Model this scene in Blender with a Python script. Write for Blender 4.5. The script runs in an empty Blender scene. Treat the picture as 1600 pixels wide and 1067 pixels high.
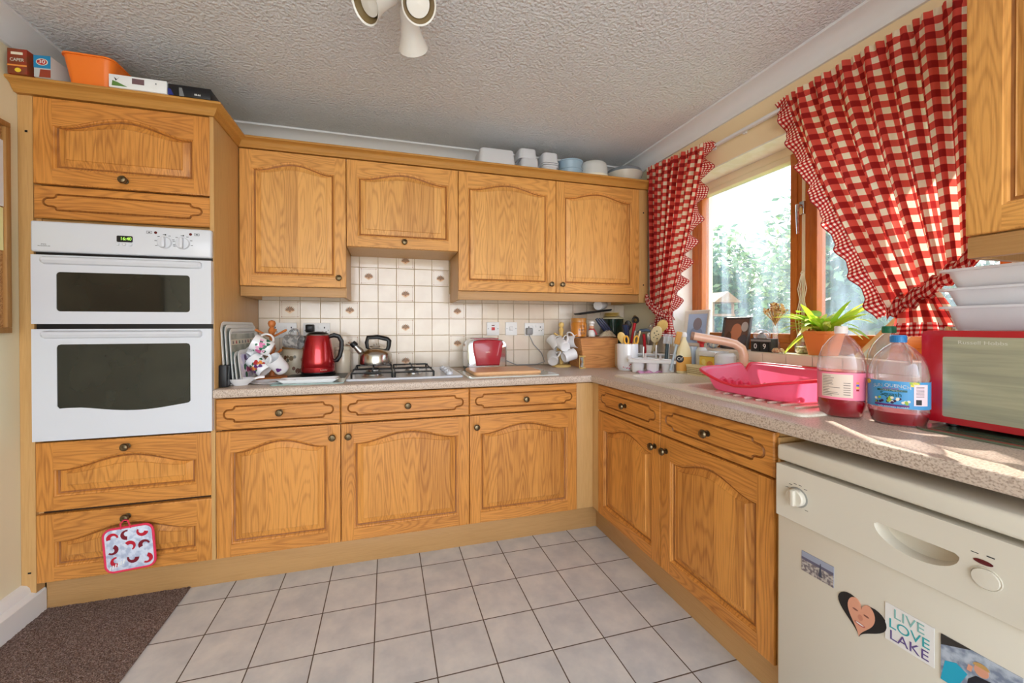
import bpy, bmesh, math, random
from math import sin, cos, pi, radians as R
from mathutils import Vector as V, Matrix as M
random.seed(7)
SC = bpy.context.scene
COL = SC.collection
# ---------------------------------------------------------------- camera
cd = bpy.data.cameras.new('camera'); cam = bpy.data.objects.new('camera', cd); COL.objects.link(cam)
cd.sensor_width = 36; cd.lens = 36*608.5544/1600
cd.shift_x = 30.2491/1600; cd.shift_y = -20.2796/1600
cd.clip_start = .02
cam.location = (-1.6828, -2.5007, 1.1225)
cam.rotation_euler = (M.Rotation(-.2669, 3, 'Z') @ M.Rotation(pi/2-.0058, 3, 'X') @ M.Rotation(-.0015, 3, 'Z')).to_euler()
SC.camera = cam
SC.view_settings.view_transform = 'Standard'; SC.view_settings.look = 'None'
SC.view_settings.gamma = 1; SC.view_settings.use_curve_mapping = False
SC.view_settings.exposure = 0.34
# ---------------------------------------------------------------- daylight
w = bpy.data.worlds.new('daylight'); SC.world = w; w.use_nodes = True
nt = w.node_tree; nt.nodes.clear()
def N(nt, t, **k):
    n = nt.nodes.new(t)
    for a, b in k.items():
        if a in n.inputs: n.inputs[a].default_value = b
        else: setattr(n, a, b)
    return n
tc = N(nt, 'ShaderNodeTexCoord'); sx = N(nt, 'ShaderNodeSeparateXYZ'); nt.links.new(tc.outputs['Generated'], sx.inputs[0])
cr = N(nt, 'ShaderNodeValToRGB'); nt.links.new(sx.outputs['Z'], cr.inputs[0])
mr = N(nt, 'ShaderNodeMapRange'); nt.links.new(sx.outputs['Z'], mr.inputs[0]); mr.inputs[1].default_value = -1; mr.inputs[2].default_value = 1
nt.links.new(mr.outputs[0], cr.inputs[0])
e = cr.color_ramp.elements
e[0].position = .46; e[0].color = (.62, .60, .56, 1); e[1].position = .5; e[1].color = (.92, .95, 1, 1)
x = e.new(.75); x.color = (.62, .78, 1, 1)
bg = N(nt, 'ShaderNodeBackground'); bg.inputs[1].default_value = 1.5; nt.links.new(cr.outputs[0], bg.inputs[0])
ym = N(nt, 'ShaderNodeMapRange'); nt.links.new(sx.outputs['Y'], ym.inputs[0])      # sky and ground boosted behind the camera, added as fill for the room
for i_, v_ in ((1, .1), (2, -.75), (3, 1.8), (4, 5.0)): ym.inputs[i_].default_value = v_
nt.links.new(ym.outputs[0], bg.inputs[1])
wo = N(nt, 'ShaderNodeOutputWorld'); nt.links.new(bg.outputs[0], wo.inputs[0])
sl = bpy.data.lights.new('sun', 'SUN'); sl.energy = 12; sl.angle = R(.6); sl.color = (1, .93, .82)
so = bpy.data.objects.new('sun', sl); COL.objects.link(so)
so.rotation_euler = V((-.52, -.78, -.62)).to_track_quat('-Z', 'Y').to_euler(); so.location = (3, 1, 4)

# ---------------------------------------------------------------- materials
MT = {}
def lin(c):
    return tuple(((v/255)/12.92 if v/255 <= .04045 else ((v/255+.055)/1.055)**2.4) for v in c)+(1,)
def mat(name, rgb=(200, 200, 200), rough=.5, metal=0, bump=None, spec=.5, trans=0, emit=0, mott=None, alpha=1, coat=0, sss=0, ior=1.45):
    if name in MT: return MT[name]
    m = bpy.data.materials.new(name); m.use_nodes = True; nt = m.node_tree
    b = nt.nodes['Principled BSDF']; c = lin(rgb)
    b.inputs['Base Color'].default_value = c; b.inputs['Roughness'].default_value = rough
    b.inputs['Metallic'].default_value = metal; b.inputs['Specular IOR Level'].default_value = spec
    b.inputs['Transmission Weight'].default_value = trans; b.inputs['Alpha'].default_value = alpha
    b.inputs['Coat Weight'].default_value = coat; b.inputs['IOR'].default_value = ior
    if emit: b.inputs['Emission Color'].default_value = c; b.inputs['Emission Strength'].default_value = emit
    tc = N(nt, 'ShaderNodeTexCoord')
    if mott:   # (scale, second colour, lo, hi)
        no = N(nt, 'ShaderNodeTexNoise', Scale=mott[0], Detail=4.0); nt.links.new(tc.outputs['Object'], no.inputs['Vector'])
        r = N(nt, 'ShaderNodeValToRGB'); nt.links.new(no.outputs['Fac'], r.inputs[0])
        r.color_ramp.elements[0].position = mott[2]; r.color_ramp.elements[1].position = mott[3]
        r.color_ramp.elements[0].color = c; r.color_ramp.elements[1].color = lin(mott[1])
        nt.links.new(r.outputs[0], b.inputs['Base Color'])
    if bump:   # (scale, strength, distance)
        no = N(nt, 'ShaderNodeTexNoise', Scale=bump[0], Detail=2.0); nt.links.new(tc.outputs['Object'], no.inputs['Vector'])
        bp = N(nt, 'ShaderNodeBump', Strength=bump[1], Distance=bump[2])
        nt.links.new(no.outputs['Fac'], bp.inputs['Height']); nt.links.new(bp.outputs[0], b.inputs['Normal'])
    MT[name] = m; return m
def math_(nt, op, a, b=None, c=None):
    n = nt.nodes.new('ShaderNodeMath'); n.operation = op
    for i, v in enumerate((a, b, c)):
        if v is None: continue
        if isinstance(v, (int, float)): n.inputs[i].default_value = v
        else: nt.links.new(v, n.inputs[i])
    return n.outputs[0]
def mixc(nt, f, a, b):
    n = nt.nodes.new('ShaderNodeMix'); n.data_type = 'RGBA'
    for s, v in ((0, f), (6, a), (7, b)):
        if isinstance(v, (int, float)): n.inputs[s].default_value = v
        elif isinstance(v, tuple): n.inputs[s].default_value = v
        else: nt.links.new(v, n.inputs[s])
    return n.outputs[2]
def oak(name, base, dark, axis='Z', stave=0, figure=1., rough=.42):
    if name in MT: return MT[name]
    m = bpy.data.materials.new(name); m.use_nodes = True; nt = m.node_tree; b = nt.nodes['Principled BSDF']
    tc = N(nt, 'ShaderNodeTexCoord'); oi = N(nt, 'ShaderNodeObjectInfo')
    s = N(nt, 'ShaderNodeSeparateXYZ'); nt.links.new(tc.outputs['Object'], s.inputs[0])
    if axis == 'Z': u, v, g = s.outputs['X'], s.outputs['Y'], s.outputs['Z']
    elif axis == 'X': u, v, g = s.outputs['Z'], s.outputs['Y'], s.outputs['X']
    else: u, v, g = s.outputs['X'], s.outputs['Z'], s.outputs['Y']
    rnd = math_(nt, 'MULTIPLY', oi.outputs['Random'], 37.)
    off = rnd; tone = None
    if stave:
        si = math_(nt, 'FLOOR', math_(nt, 'DIVIDE', math_(nt, 'ADD', u, rnd), stave))
        wn = N(nt, 'ShaderNodeTexWhiteNoise'); wn.noise_dimensions = '1D'; nt.links.new(si, wn.inputs['W'])
        off = math_(nt, 'ADD', rnd, math_(nt, 'MULTIPLY', wn.outputs['Value'], 9.)); tone = wn.outputs['Value']
    def vec(ku, kg):
        c = N(nt, 'ShaderNodeCombineXYZ')
        nt.links.new(math_(nt, 'ADD', math_(nt, 'MULTIPLY', u, ku), off), c.inputs[0])
        nt.links.new(math_(nt, 'MULTIPLY', v, ku*.5), c.inputs[1])
        nt.links.new(math_(nt, 'ADD', math_(nt, 'MULTIPLY', g, kg), off), c.inputs[2]); return c.outputs[0]
    n1 = N(nt, 'ShaderNodeTexNoise', Scale=1., Detail=1.5, Roughness=.35); nt.links.new(vec(13, 1.5), n1.inputs['Vector'])
    rings = math_(nt, 'SINE', math_(nt, 'MULTIPLY', n1.outputs['Fac'], 110.))
    rings = math_(nt, 'POWER', math_(nt, 'MULTIPLY_ADD', rings, .5, .5), 2.2)
    n2 = N(nt, 'ShaderNodeTexNoise', Scale=1., Detail=3., Roughness=.6); nt.links.new(vec(260, 9), n2.inputs['Vector'])
    pores = N(nt, 'ShaderNodeMapRange'); nt.links.new(n2.outputs['Fac'], pores.inputs[0]); pores.inputs[1].default_value = .42; pores.inputs[2].default_value = .66
    n3 = N(nt, 'ShaderNodeTexNoise', Scale=1., Detail=2.); nt.links.new(vec(14, 2), n3.inputs['Vector'])
    f = math_(nt, 'ADD', math_(nt, 'MULTIPLY', rings, .34*figure), math_(nt, 'MULTIPLY', pores.outputs[0], .30))
    f = math_(nt, 'ADD', f, math_(nt, 'MULTIPLY_ADD', n3.outputs['Fac'], .7, -.32))
    if tone is not None: f = math_(nt, 'ADD', f, math_(nt, 'MULTIPLY_ADD', tone, .40, -.20))
    cl = N(nt, 'ShaderNodeClamp'); nt.links.new(f, cl.inputs[0])
    nt.links.new(mixc(nt, cl.outputs[0], lin(base), lin(dark)), b.inputs['Base Color'])
    b.inputs['Roughness'].default_value = rough; b.inputs['Specular IOR Level'].default_value = .4
    bp = N(nt, 'ShaderNodeBump', Strength=.25, Distance=.0006); bp.invert = True
    nt.links.new(math_(nt, 'ADD', pores.outputs[0], rings), bp.inputs['Height']); nt.links.new(bp.outputs[0], b.inputs['Normal'])
    MT[name] = m; return m
OV = oak('oak_upright', (214, 144, 66), (136, 76, 28)); OH = oak('oak_lengthwise', (212, 142, 66), (134, 75, 28), 'X')
OP = oak('oak_staves', (216, 148, 70), (140, 80, 30), stave=.083); UV_ = oak('glow_bleached_oak_upright', (226, 164, 88), (156, 98, 42)); UH_ = oak('glow_bleached_oak_lengthwise', (226, 164, 88), (156, 98, 42), 'X'); UP_ = oak('glow_bleached_oak_staves', (228, 170, 96), (164, 106, 48), stave=.083); OG = oak('oak_groove_shade_dirt', (160, 100, 44), (110, 64, 24))  # pale set for wall units: window glow and sun bleaching put into the colour
LV = oak('oak_laminate_upright', (206, 162, 104), (180, 134, 78), figure=.15); LH = oak('oak_laminate_lengthwise', (188, 144, 92), (164, 120, 70), 'X', figure=.15)
CORN = oak('oak_moulding', (196, 142, 70), (160, 108, 46), 'X', figure=.2)
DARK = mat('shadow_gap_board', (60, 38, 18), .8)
BRASS = mat('aged_brass', (120, 104, 78), .32, .9, mott=(60, (80, 66, 46), .4, .6))
WHITE = mat('white_enamel', (214, 217, 224), .28, coat=.3)
CREAM = mat('cream_enamel', (214, 206, 190), .35, coat=.2)
BLACKP = mat('black_plastic', (18, 18, 20), .4)
DGLASS = mat('dark_oven_glass', (30, 34, 30), .06, spec=.8, mott=(3, (50, 52, 44), .4, .7))
CHROME = mat('chrome', (210, 212, 215), .12, 1)
STEEL = mat('brushed_steel', (190, 188, 184), .28, 1)
WPL = mat('white_plastic', (238, 238, 236), .35)

# ---------------------------------------------------------------- mesh builder
class B:
    def __init__(s): s.bm = bmesh.new(); s.ms = []; s.uv = None
    def mi(s, m):
        if m not in s.ms: s.ms.append(m)
        return s.ms.index(m)
    def faces(s, fs, m, T=None):
        i = s.mi(m)
        for f in fs: f.material_index = i
        if T is not None:
            vs = {v for f in fs for v in f.verts}
            for v in vs: v.co = T @ v.co
    def box(s, x0, y0, z0, x1, y1, z1, m, bev=0, T=None, seg=2):
        co = [(x, y, z) for x in (x0, x1) for y in (y0, y1) for z in (z0, z1)]
        vs = [s.bm.verts.new(c) for c in co]
        q = [(0, 1, 3, 2), (4, 6, 7, 5), (0, 4, 5, 1), (2, 3, 7, 6), (0, 2, 6, 4), (1, 5, 7, 3)]
        fs = [s.bm.faces.new([vs[i] for i in f]) for f in q]
        if bev:
            old = set(s.bm.faces)-set(fs)
            r = bmesh.ops.bevel(s.bm, geom=list({e for f in fs for e in f.edges}), offset=bev, segments=seg, affect='EDGES', profile=.5)
            fs = [f for f in s.bm.faces if f not in old]
        s.faces(fs, m, T); return s
    def rings(s, rr, m, close=True, cap0=True, cap1=True, T=None):
        vr = [[s.bm.verts.new(p) for p in r] for r in rr]; fs = []
        n = len(rr[0])
        for a, b in zip(vr, vr[1:]):
            for i in range(n if close else n-1):
                j = (i+1) % n
                try: fs.append(s.bm.faces.new((a[i], a[j], b[j], b[i])))
                except ValueError: pass
        if close and cap0: fs.append(s.bm.faces.new(vr[0][::-1]))
        if close and cap1: fs.append(s.bm.faces.new(vr[-1]))
        s.faces(fs, m, T); return fs
    def lathe(s, prof, m, c=(0, 0, 0), seg=28, T=None, cap0=True, cap1=True, sx=1, sy=1):
        rr = [[(c[0]+sx*max(r, 1e-5)*cos(2*pi*i/seg), c[1]+sy*max(r, 1e-5)*sin(2*pi*i/seg), c[2]+z) for i in range(seg)] for r, z in prof]
        s.rings(rr, m, T=T, cap0=cap0, cap1=cap1); return s
    def tube(s, pts, r, m, seg=8, T=None, closed=False, flat=1):
        pts = [V(p) for p in pts]; n = len(pts); rr = []
        up = None
        for i, p in enumerate(pts):
            a = pts[(i-1) % n] if (closed or i) else p; b = pts[(i+1) % n] if (closed or i < n-1) else p
            d = (b-a).normalized()
            if up is None: up = d.orthogonal().normalized()
            up = (up-d*up.dot(d)).normalized(); sd = d.cross(up)
            ri = r[i] if isinstance(r, (list, tuple)) else r
            rr.append([p+up*ri*cos(2*pi*k/seg)+sd*ri*flat*sin(2*pi*k/seg) for k in range(seg)])
        if closed: rr.append(rr[0]); s.rings(rr, m, T=T, cap0=False, cap1=False)
        else: s.rings(rr, m, T=T)
        return s
    def prism(s, poly, h, m, T=None):      # poly in xy, from z=0 to z=h
        s.rings([[(x, y, 0) for x, y in poly], [(x, y, h) for x, y in poly]], m, T=T); return s
    def grid(s, f, nu, nv, m, T=None, uv=None):
        vs = [[s.bm.verts.new(f(i/nu, j/nv)) for j in range(nv+1)] for i in range(nu+1)]; fs = []
        if uv and s.uv is None: s.uv = s.bm.loops.layers.uv.new('UVMap')
        for i in range(nu):
            for j in range(nv):
                ff = s.bm.faces.new((vs[i][j], vs[i+1][j], vs[i+1][j+1], vs[i][j+1])); fs.append(ff)
                if uv:
                    for l, (a, b) in zip(ff.loops, ((i, j), (i+1, j), (i+1, j+1), (i, j+1))): l[s.uv].uv = uv(a/nu, b/nv)
        s.faces(fs, m, T); return s
    def fill(s, loops, m, T=None, z=0):      # flat face with holes, loops of (x,y)
        es = []
        for lp in loops:
            vs = [s.bm.verts.new((p[0], p[1], z)) for p in lp]
            es += [s.bm.edges.new((vs[i], vs[(i+1) % len(vs)])) for i in range(len(vs))]
        r = bmesh.ops.triangle_fill(s.bm, use_beauty=True, use_dissolve=False, edges=es)
        s.faces([g for g in r['geom'] if isinstance(g, bmesh.types.BMFace)], m, T); return s
    def build(s, name, parent=None, loc=(0, 0, 0), rot=(0, 0, 0), ang=38, weld=False, normals=True, **k):
        if weld: bmesh.ops.remove_doubles(s.bm, verts=s.bm.verts, dist=1e-5)
        if normals: bmesh.ops.recalc_face_normals(s.bm, faces=s.bm.faces)
        me = bpy.data.meshes.new(name); s.bm.to_mesh(me); s.bm.free()
        for m in s.ms: me.materials.append(m)
        for p in me.polygons: p.use_smooth = True
        me.set_sharp_from_angle(angle=R(ang))
        o = bpy.data.objects.new(name, me); COL.objects.link(o); o.location = loc; o.rotation_euler = rot
        if parent: o.parent = parent
        for a, b in k.items(): o[a] = b
        return o
def thing(name, label, cat, loc=(0, 0, 0), rz=0, group=None):
    o = bpy.data.objects.new(name, None); COL.objects.link(o); o.empty_display_size = .05
    o.location = loc; o.rotation_euler = (0, 0, rz); o['label'] = label; o['category'] = cat
    if group: o['group'] = group
    return o
def tag(o, label, cat, group=None, kind=None):
    o['label'] = label; o['category'] = cat
    if group: o['group'] = group
    if kind: o['kind'] = kind
    return o
def st(o): o['kind'] = 'structure'; return o
def copytree(o, parent=None):
    c = o.copy(); COL.objects.link(c)
    if parent: c.parent = parent
    for ch in list(o.children): copytree(ch, c)
    return c
def frame_T(o, xa, ya):           # matrix with local x, y axes and origin o
    xa = V(xa).normalized(); ya = V(ya).normalized(); za = xa.cross(ya)
    return M((xa, ya, za)).transposed().to_4x4().normalized() if False else M.Translation(V(o)) @ M((xa, ya, za)).transposed().to_4x4()
def rrect(x0, y0, x1, y1, r, n=6):
    p = []
    for cx, cy, a in ((x1-r, y0+r, -90), (x1-r, y1-r, 0), (x0+r, y1-r, 90), (x0+r, y0+r, 180)):
        for i in range(n+1): t = R(a+90*i/n); p.append((cx+r*cos(t), cy+r*sin(t)))
    return p
DG = None
def text(body, size, m, T, parent=None, name='lettering', wx=1, ext=.0004, align='CENTER', bend=None):
    c = bpy.data.curves.new('t', 'FONT'); c.body = body; c.size = size; c.extrude = ext; c.align_x = align; c.align_y = 'CENTER'
    o = bpy.data.objects.new('t', c); COL.objects.link(o)
    dg = bpy.context.evaluated_depsgraph_get(); me = bpy.data.meshes.new_from_object(o.evaluated_get(dg))
    bpy.data.objects.remove(o); bpy.data.curves.remove(c)
    for v in me.vertices:
        p = V((v.co.x*wx, v.co.y, v.co.z))
        if bend: p = bend(p)
        v.co = T @ p
    me.materials.clear(); me.materials.append(m); me.name = name
    o = bpy.data.objects.new(name, me); COL.objects.link(o)
    if parent: o.parent = parent
    return o
FX = frame_T((0, 0, 0), (1, 0, 0), (0, 0, 1))      # drawing plane facing -y: (x,z), +z out = -y
# ---------------------------------------------------------------- room shell
XL, YB, ZC = -3.035, -4.4, 2.245
WALLC = mat('painted_wall_cream', (236, 226, 196), .85, bump=(120, .08, .002))
WALLO = mat('painted_wall_ochre', (240, 218, 178), .85, bump=(120, .08, .002))
WT_ = mat('white_gloss_paint', (238, 238, 238), .35)
CEIL = mat('artex_plaster', (218, 222, 228), .75, bump=(85, 1, .010))
COVE = mat('coving_paint', (226, 228, 232), .7)
b = B(); b.box(XL-.1, YB, ZC, .35, .1, ZC+.1, CEIL); st(b.build('ceiling'))
b = B(); b.box(XL-.1, .0, 0, .35, .12, ZC, WALLC); st(b.build('wall_back'))
b = B(); b.box(XL-.12, YB, 0, XL, 0, ZC, WALLC); st(b.build('wall_left'))
# right wall with window opening  y -1.82..-.50, z 1.0..1.97
WY0, WY1, WZ0, WZ1 = -1.84, -.50, 1.0, 1.965
b = B(); b.box(0, WY1, 0, .30, 0, ZC, WALLC); b.box(0, YB, 0, .30, WY0, ZC, WALLO); b.box(0, WY0, 0, .30, WY1, WZ0-.012, WALLO); b.box(0, WY0, WZ1, .30, WY1, ZC, WALLO)
st(b.build('wall_right'))
# coving
def coving(name, pts, nrm):
    prof = [(0, .0)] + [( .012, .0), (.014, .008)] + [(.014+.062*(1-cos(t)), .008+.062*sin(t)) for t in [R(9*i) for i in range(1, 10)]] + [(.084, .072), (.084, .082)]
    b = B(); a, c = V(pts[0]), V(pts[1])
    rr = []
    for p in (a, c): rr.append([(p.x+nrm[0]*d, p.y+nrm[1]*d, ZC-.082+h) for d, h in prof]+[(p.x, p.y, ZC)])
    b.rings(rr, COVE); return st(b.build(name))
coving('trim_1', ((XL, 0, 0), (0, 0, 0)), (0, -1)); coving('trim_2', ((0, 0, 0), (0, YB, 0)), (-1, 0)); coving('trim_3', ((XL, 0, 0), (XL, YB, 0)), (1, 0))
# floor tiles
FT = mat('x', (1, 1, 1)); del MT['x']; FT.name = 'grey_floor_tiles'
nt = FT.node_tree; bs = nt.nodes['Principled BSDF']; tc = N(nt, 'ShaderNodeTexCoord'); s = N(nt, 'ShaderNodeSeparateXYZ'); nt.links.new(tc.outputs['Object'], s.inputs[0])
def gr(o, off, p=.1994, wd=.0028):
    f = math_(nt, 'PINGPONG', math_(nt, 'ADD', o, off), p/2); return math_(nt, 'SUBTRACT', 1., math_(nt, 'SMOOTH_MIN', 1., math_(nt, 'DIVIDE', f, wd), .1))
g = math_(nt, 'MAXIMUM', gr(s.outputs['X'], 2.3247), gr(s.outputs['Y'], .6615)); g = math_(nt, 'GREATER_THAN', g, .25)
cx = N(nt, 'ShaderNodeCombineXYZ'); nt.links.new(math_(nt, 'FLOOR', math_(nt, 'DIVIDE', math_(nt, 'ADD', s.outputs['X'], 2.3247), .1994)), cx.inputs[0]); nt.links.new(math_(nt, 'FLOOR', math_(nt, 'DIVIDE', math_(nt, 'ADD', s.outputs['Y'], .6615), .1994)), cx.inputs[1])
wn = N(nt, 'ShaderNodeTexWhiteNoise'); wn.noise_dimensions = '2D'; nt.links.new(cx.outputs[0], wn.inputs['Vector'])
va = N(nt, 'ShaderNodeVectorMath', operation='ADD'); sc = N(nt, 'ShaderNodeVectorMath', operation='SCALE'); nt.links.new(wn.outputs['Color'], sc.inputs[0]); sc.inputs['Scale'].default_value = 5
nt.links.new(tc.outputs['Object'], va.inputs[0]); nt.links.new(sc.outputs[0], va.inputs[1])
no = N(nt, 'ShaderNodeTexNoise', Scale=9., Detail=4., Roughness=.6); nt.links.new(va.outputs[0], no.inputs['Vector'])
mrr = N(nt, 'ShaderNodeMapRange'); nt.links.new(no.outputs['Fac'], mrr.inputs[0]); mrr.inputs[1].default_value = .35; mrr.inputs[2].default_value = .68
col = mixc(nt, mrr.outputs[0], lin((196, 196, 196)), lin((220, 217, 212)))
nt.links.new(mixc(nt, g, col, lin((92, 78, 66))), bs.inputs['Base Color'])
nt.links.new(math_(nt, 'MULTIPLY_ADD', g, .5, .33), bs.inputs['Roughness'])
bp = N(nt, 'ShaderNodeBump', Strength=.6, Distance=.002); bp.invert = True; nt.links.new(g, bp.inputs['Height']); nt.links.new(bp.outputs[0], bs.inputs['Normal'])
b = B(); b.box(XL, YB, -.06, 0, 0, 0, FT); st(b.build('floor'))
# carpet
CP = mat('brown_carpet_pile', (112, 90, 82), .95, mott=(260, (178, 156, 146), .42, .62), bump=(300, .9, .01), spec=.1)
b = B(); b.grid(lambda u, v: (XL+.002+u*.538, -.535-v*.75, .004+random.random()*.004), 150, 210, CP)
b.box(XL+.002, YB, .0005, -2.497, -1.285, .006, CP); b.box(XL+.002, -1.3, .0003, -2.497, -.535, .003, CP)
tag(b.build('carpet', ang=180), 'mottled brown carpet meeting the grey floor tiles at the left', 'carpet', kind='stuff')
# left skirting
b = B()
prof = [(0, 0), (.052, 0), (.052, .088), (.046, .095), (.03, .1), (.026, .118), (.016, .128), (0, .132)]
b.rings([[(XL+d, yy, h) for d, h in prof] for yy in (-.552, YB)], WT_); st(b.build('baseboard_left'))
# wall tiles: one tiled surface per wall
TW = mat('glazed_cream_tile', (234, 222, 204), .14, bump=(22, .35, .004), mott=(8, (228, 214, 196), .4, .6), coat=.3)
TG = mat('tile_grout', (188, 164, 128), .9); TM = mat('tile_motif_brown', (170, 122, 86), .4); TN = mat('tile_motif_peach', (226, 190, 150), .4); TD = mat('tile_motif_olive', (132, 112, 84), .4)
TP, TV, TX0, TZ0 = .1094, .1038, -2.3859, .9626
def motif(b, T):
    T = T @ M.Scale(1.0, 4)
    for k in range(-4, 5):       # fan of leaves
        a = R(k*21); L = .034 - .0016*abs(k)
        p = [(0, -.006), (L*.55*sin(a)-.0048*cos(a), -.006+L*.55*cos(a)*.8+.0048*sin(a)), (L*sin(a), -.006+L*cos(a)*.8), (L*.55*sin(a)+.0048*cos(a), -.006+L*.55*cos(a)*.8-.0048*sin(a))]
        b.prism(p, .0009+.00004*k, (TD if k % 2 else TM), T)
    b.prism([(-.027, -.007), (0, -.025), (.027, -.007), (0, .003)], .0007, TN, T)
    b.prism([(.007*cos(t), -.009+.006*sin(t)*(.5 if sin(t) > 0 else 1)) for t in [2*pi*i/14 for i in range(14)]], .0013, TM, T)
    h = .043
    for (x0, y0, x1, y1) in ((-h, h-.001, h, h), (-h, -h, h, -h+.001), (-h, -h, -h+.001, h), (h-.001, -h, h, h)): b.prism([(x0, y0), (x1, y0), (x1, y1), (x0, y1)], .0005, TM, T)
    for sx_ in (-1, 1):
        for sy_ in (-1, 1): b.prism([(sx_*h+.003*cos(t), sy_*h+.003*sin(t)) for t in [2*pi*i/6 for i in range(6)]], .0007, TM, T)
def tiles(name, cells, mk, decor):      # cells: (c0,c1,r0,r1) in metres along/up ; mk(a,z,out)->point
    b = B()
    for (a0, a1, z0, z1) in cells:
        g_ = .0013
        if a1-a0 < .006 or z1-z0 < .006: continue
        q = lambda d, o: [mk(a0+d, z0+d, o), mk(a1-d, z0+d, o), mk(a1-d, z1-d, o), mk(a0+d, z1-d, o)]
        b.rings([q(g_, .002), q(g_, .0062), q(g_+.0015, .0078)], TW, cap0=False)
    for T in decor: motif(b, T)
    return b
WT = .8576
cells = []
def clip(a0, a1, z0, z1, A0, A1, Z0, Z1): return (max(a0, A0), min(a1, A1), max(z0, Z0), min(z1, Z1))
for i in range(0, 22):
    for j in range(-1, 7):
        a0 = TX0+i*TP; z0 = TZ0+j*TV
        hood = -1.884 < a0+TP/2 < -1.286
        c = clip(a0, a0+TP, z0, z0+TV, TX0, -.004, WT, 1.60)
        if j >= 3 and not (-1.93 < a0+TP/2 < -1.25): c = clip(*c, -9, 9, 0, 1.33)
        if c[1] > c[0] and c[3] > c[2]: cells.append(c)
dec = [(1, 2), (4, 2), (5, 4), (7, 5), (7, 3), (9, 4), (7, 1), (4, 0), (7, -1), (10, 2), (10, 0)]
DT = [frame_T((TX0+(i+.5)*TP, -.0078, TZ0+(j+.5)*TV), (1, 0, 0), (0, 0, 1)) for i, j in dec]
b = tiles('t', cells, lambda a, z, o: (a, -o, z), DT); b.box(TX0, -.003, WT, -.001, 0, 1.60, TG)
st(b.build('trim_4', weld=False))
cells = []
for i in range(0, 22):
    for j in range(-1, 5):
        a0 = -(i+1)*TP-.05+.05; z0 = TZ0-.008+j*TV
        mid = a0+TP/2
        if WY0-.02 < mid < WY1+.02: c = clip(a0, a0+TP, z0, z0+TV, -3, 3, WT, 1.0)
        elif mid > WY1: c = clip(a0, a0+TP, z0, z0+TV, WY1+.02, -.009, WT, 1.06)
        else: c = clip(a0, a0+TP, z0, z0+TV, -2.6, WY0-.02, WT, 1.38)
        if c[1] > c[0] and c[3] > c[2]: cells.append(c)
b = tiles('t', cells, lambda a, z, o: (-o, a, z), []); b.box(-.003, -2.6, WT, 0, 0, 1.0, TG); b.box(-.003, -2.6, 1.0, 0, WY0-.02, 1.38, TG); b.box(-.003, WY1+.02, 1.0, 0, 0, 1.06, TG)
st(b.build('trim_5'))
# ---------------------------------------------------------------- window
TIM = oak('stained_window_timber', (196, 112, 44), (150, 74, 24), 'Z', figure=.5, rough=.35)
TIMY = oak('stained_window_timber_lengthwise', (196, 112, 44), (150, 74, 24), 'Y', figure=.5, rough=.35)
REV = mat('white_reveal_paint', (240, 236, 226), .6, mott=(14, (232, 226, 208), .45, .6))
win = st(bpy.data.objects.new('window_1', None)); COL.objects.link(win); win.location = (0, (WY0+WY1)/2, WZ0)
def wl(x, y, z): return (x, y-(WY0+WY1)/2, z-WZ0)
def wbox(b, x0, y0, z0, x1, y1, z1, m, bev=0): b.box(*wl(x0, y0, z0), *wl(x1, y1, z1), m, bev)
b = B(); wbox(b, .0005, WY1-.006, WZ0, .14, WY1, WZ1, REV); wbox(b, .0005, WY0, WZ0, .14, WY0+.006, WZ1, REV); wbox(b, .0005, WY0, WZ1-.006, .14, WY1, WZ1, REV)
for q in b.bm.verts: pass
b.build('window_reveal', win)
b = B(); wbox(b, -.004, WY0-.012, WZ0-.012, .3, WY1+.012, WZ0, mat('white_sill_tile', (236, 226, 214), .3), .002); b.build('window_sill', win)
fx0, fx1 = .14, .20
b = B(); wbox(b, fx0, WY1-.055, WZ0, fx1, WY1, WZ1, TIM, .004); wbox(b, fx0, WY0, WZ0, fx1, WY0+.055, WZ1, TIM, .004)
wbox(b, fx0, -1.200, WZ0+.04, fx1, -1.142, WZ1-.04, TIM, .004)
b.build('window_frame', win)
b = B(); wbox(b, fx0, WY0+.055, WZ0, fx1, WY1-.055, WZ0+.045, TIMY, .004); wbox(b, fx0, WY0+.055, WZ1-.045, fx1, WY1-.055, WZ1, mat('cream_timber_paint', (238, 226, 196), .5), .004); b.build('window_rail', win)
GL = bpy.data.materials.new('window_glass_reflection_haze'); GL.use_nodes = True; nt = GL.node_tree; nt.nodes.clear()
o_ = N(nt, 'ShaderNodeOutputMaterial'); tr = N(nt, 'ShaderNodeBsdfTransparent'); gl = N(nt, 'ShaderNodeBsdfGlossy', Roughness=.02); df = N(nt, 'ShaderNodeBsdfTranslucent'); df.inputs[0].default_value = (.55, .68, .85, 1)
m1 = N(nt, 'ShaderNodeMixShader'); m2 = N(nt, 'ShaderNodeMixShader'); m1.inputs[0].default_value = .06
nt.links.new(tr.outputs[0], m1.inputs[1]); nt.links.new(gl.outputs[0], m1.inputs[2]); nt.links.new(m1.outputs[0], m2.inputs[1]); nt.links.new(df.outputs[0], m2.inputs[2])
tc = N(nt, 'ShaderNodeTexCoord'); mp = N(nt, 'ShaderNodeMapping'); mp.inputs['Scale'].default_value = (1, 9, 1.6); nt.links.new(tc.outputs['Object'], mp.inputs[0])
no = N(nt, 'ShaderNodeTexNoise', Scale=2.2, Detail=5.); nt.links.new(mp.outputs[0], no.inputs['Vector']); rr = N(nt, 'ShaderNodeMapRange'); nt.links.new(no.outputs['Fac'], rr.inputs[0]); rr.inputs[1].default_value = .35; rr.inputs[2].default_value = .8; rr.inputs[3].default_value = .03; rr.inputs[4].default_value = .20  # bluish haze streaks painted in for the reflection on the panes
nt.links.new(rr.outputs[0], m2.inputs[0]); nt.links.new(m2.outputs[0], o_.inputs[0])
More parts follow.
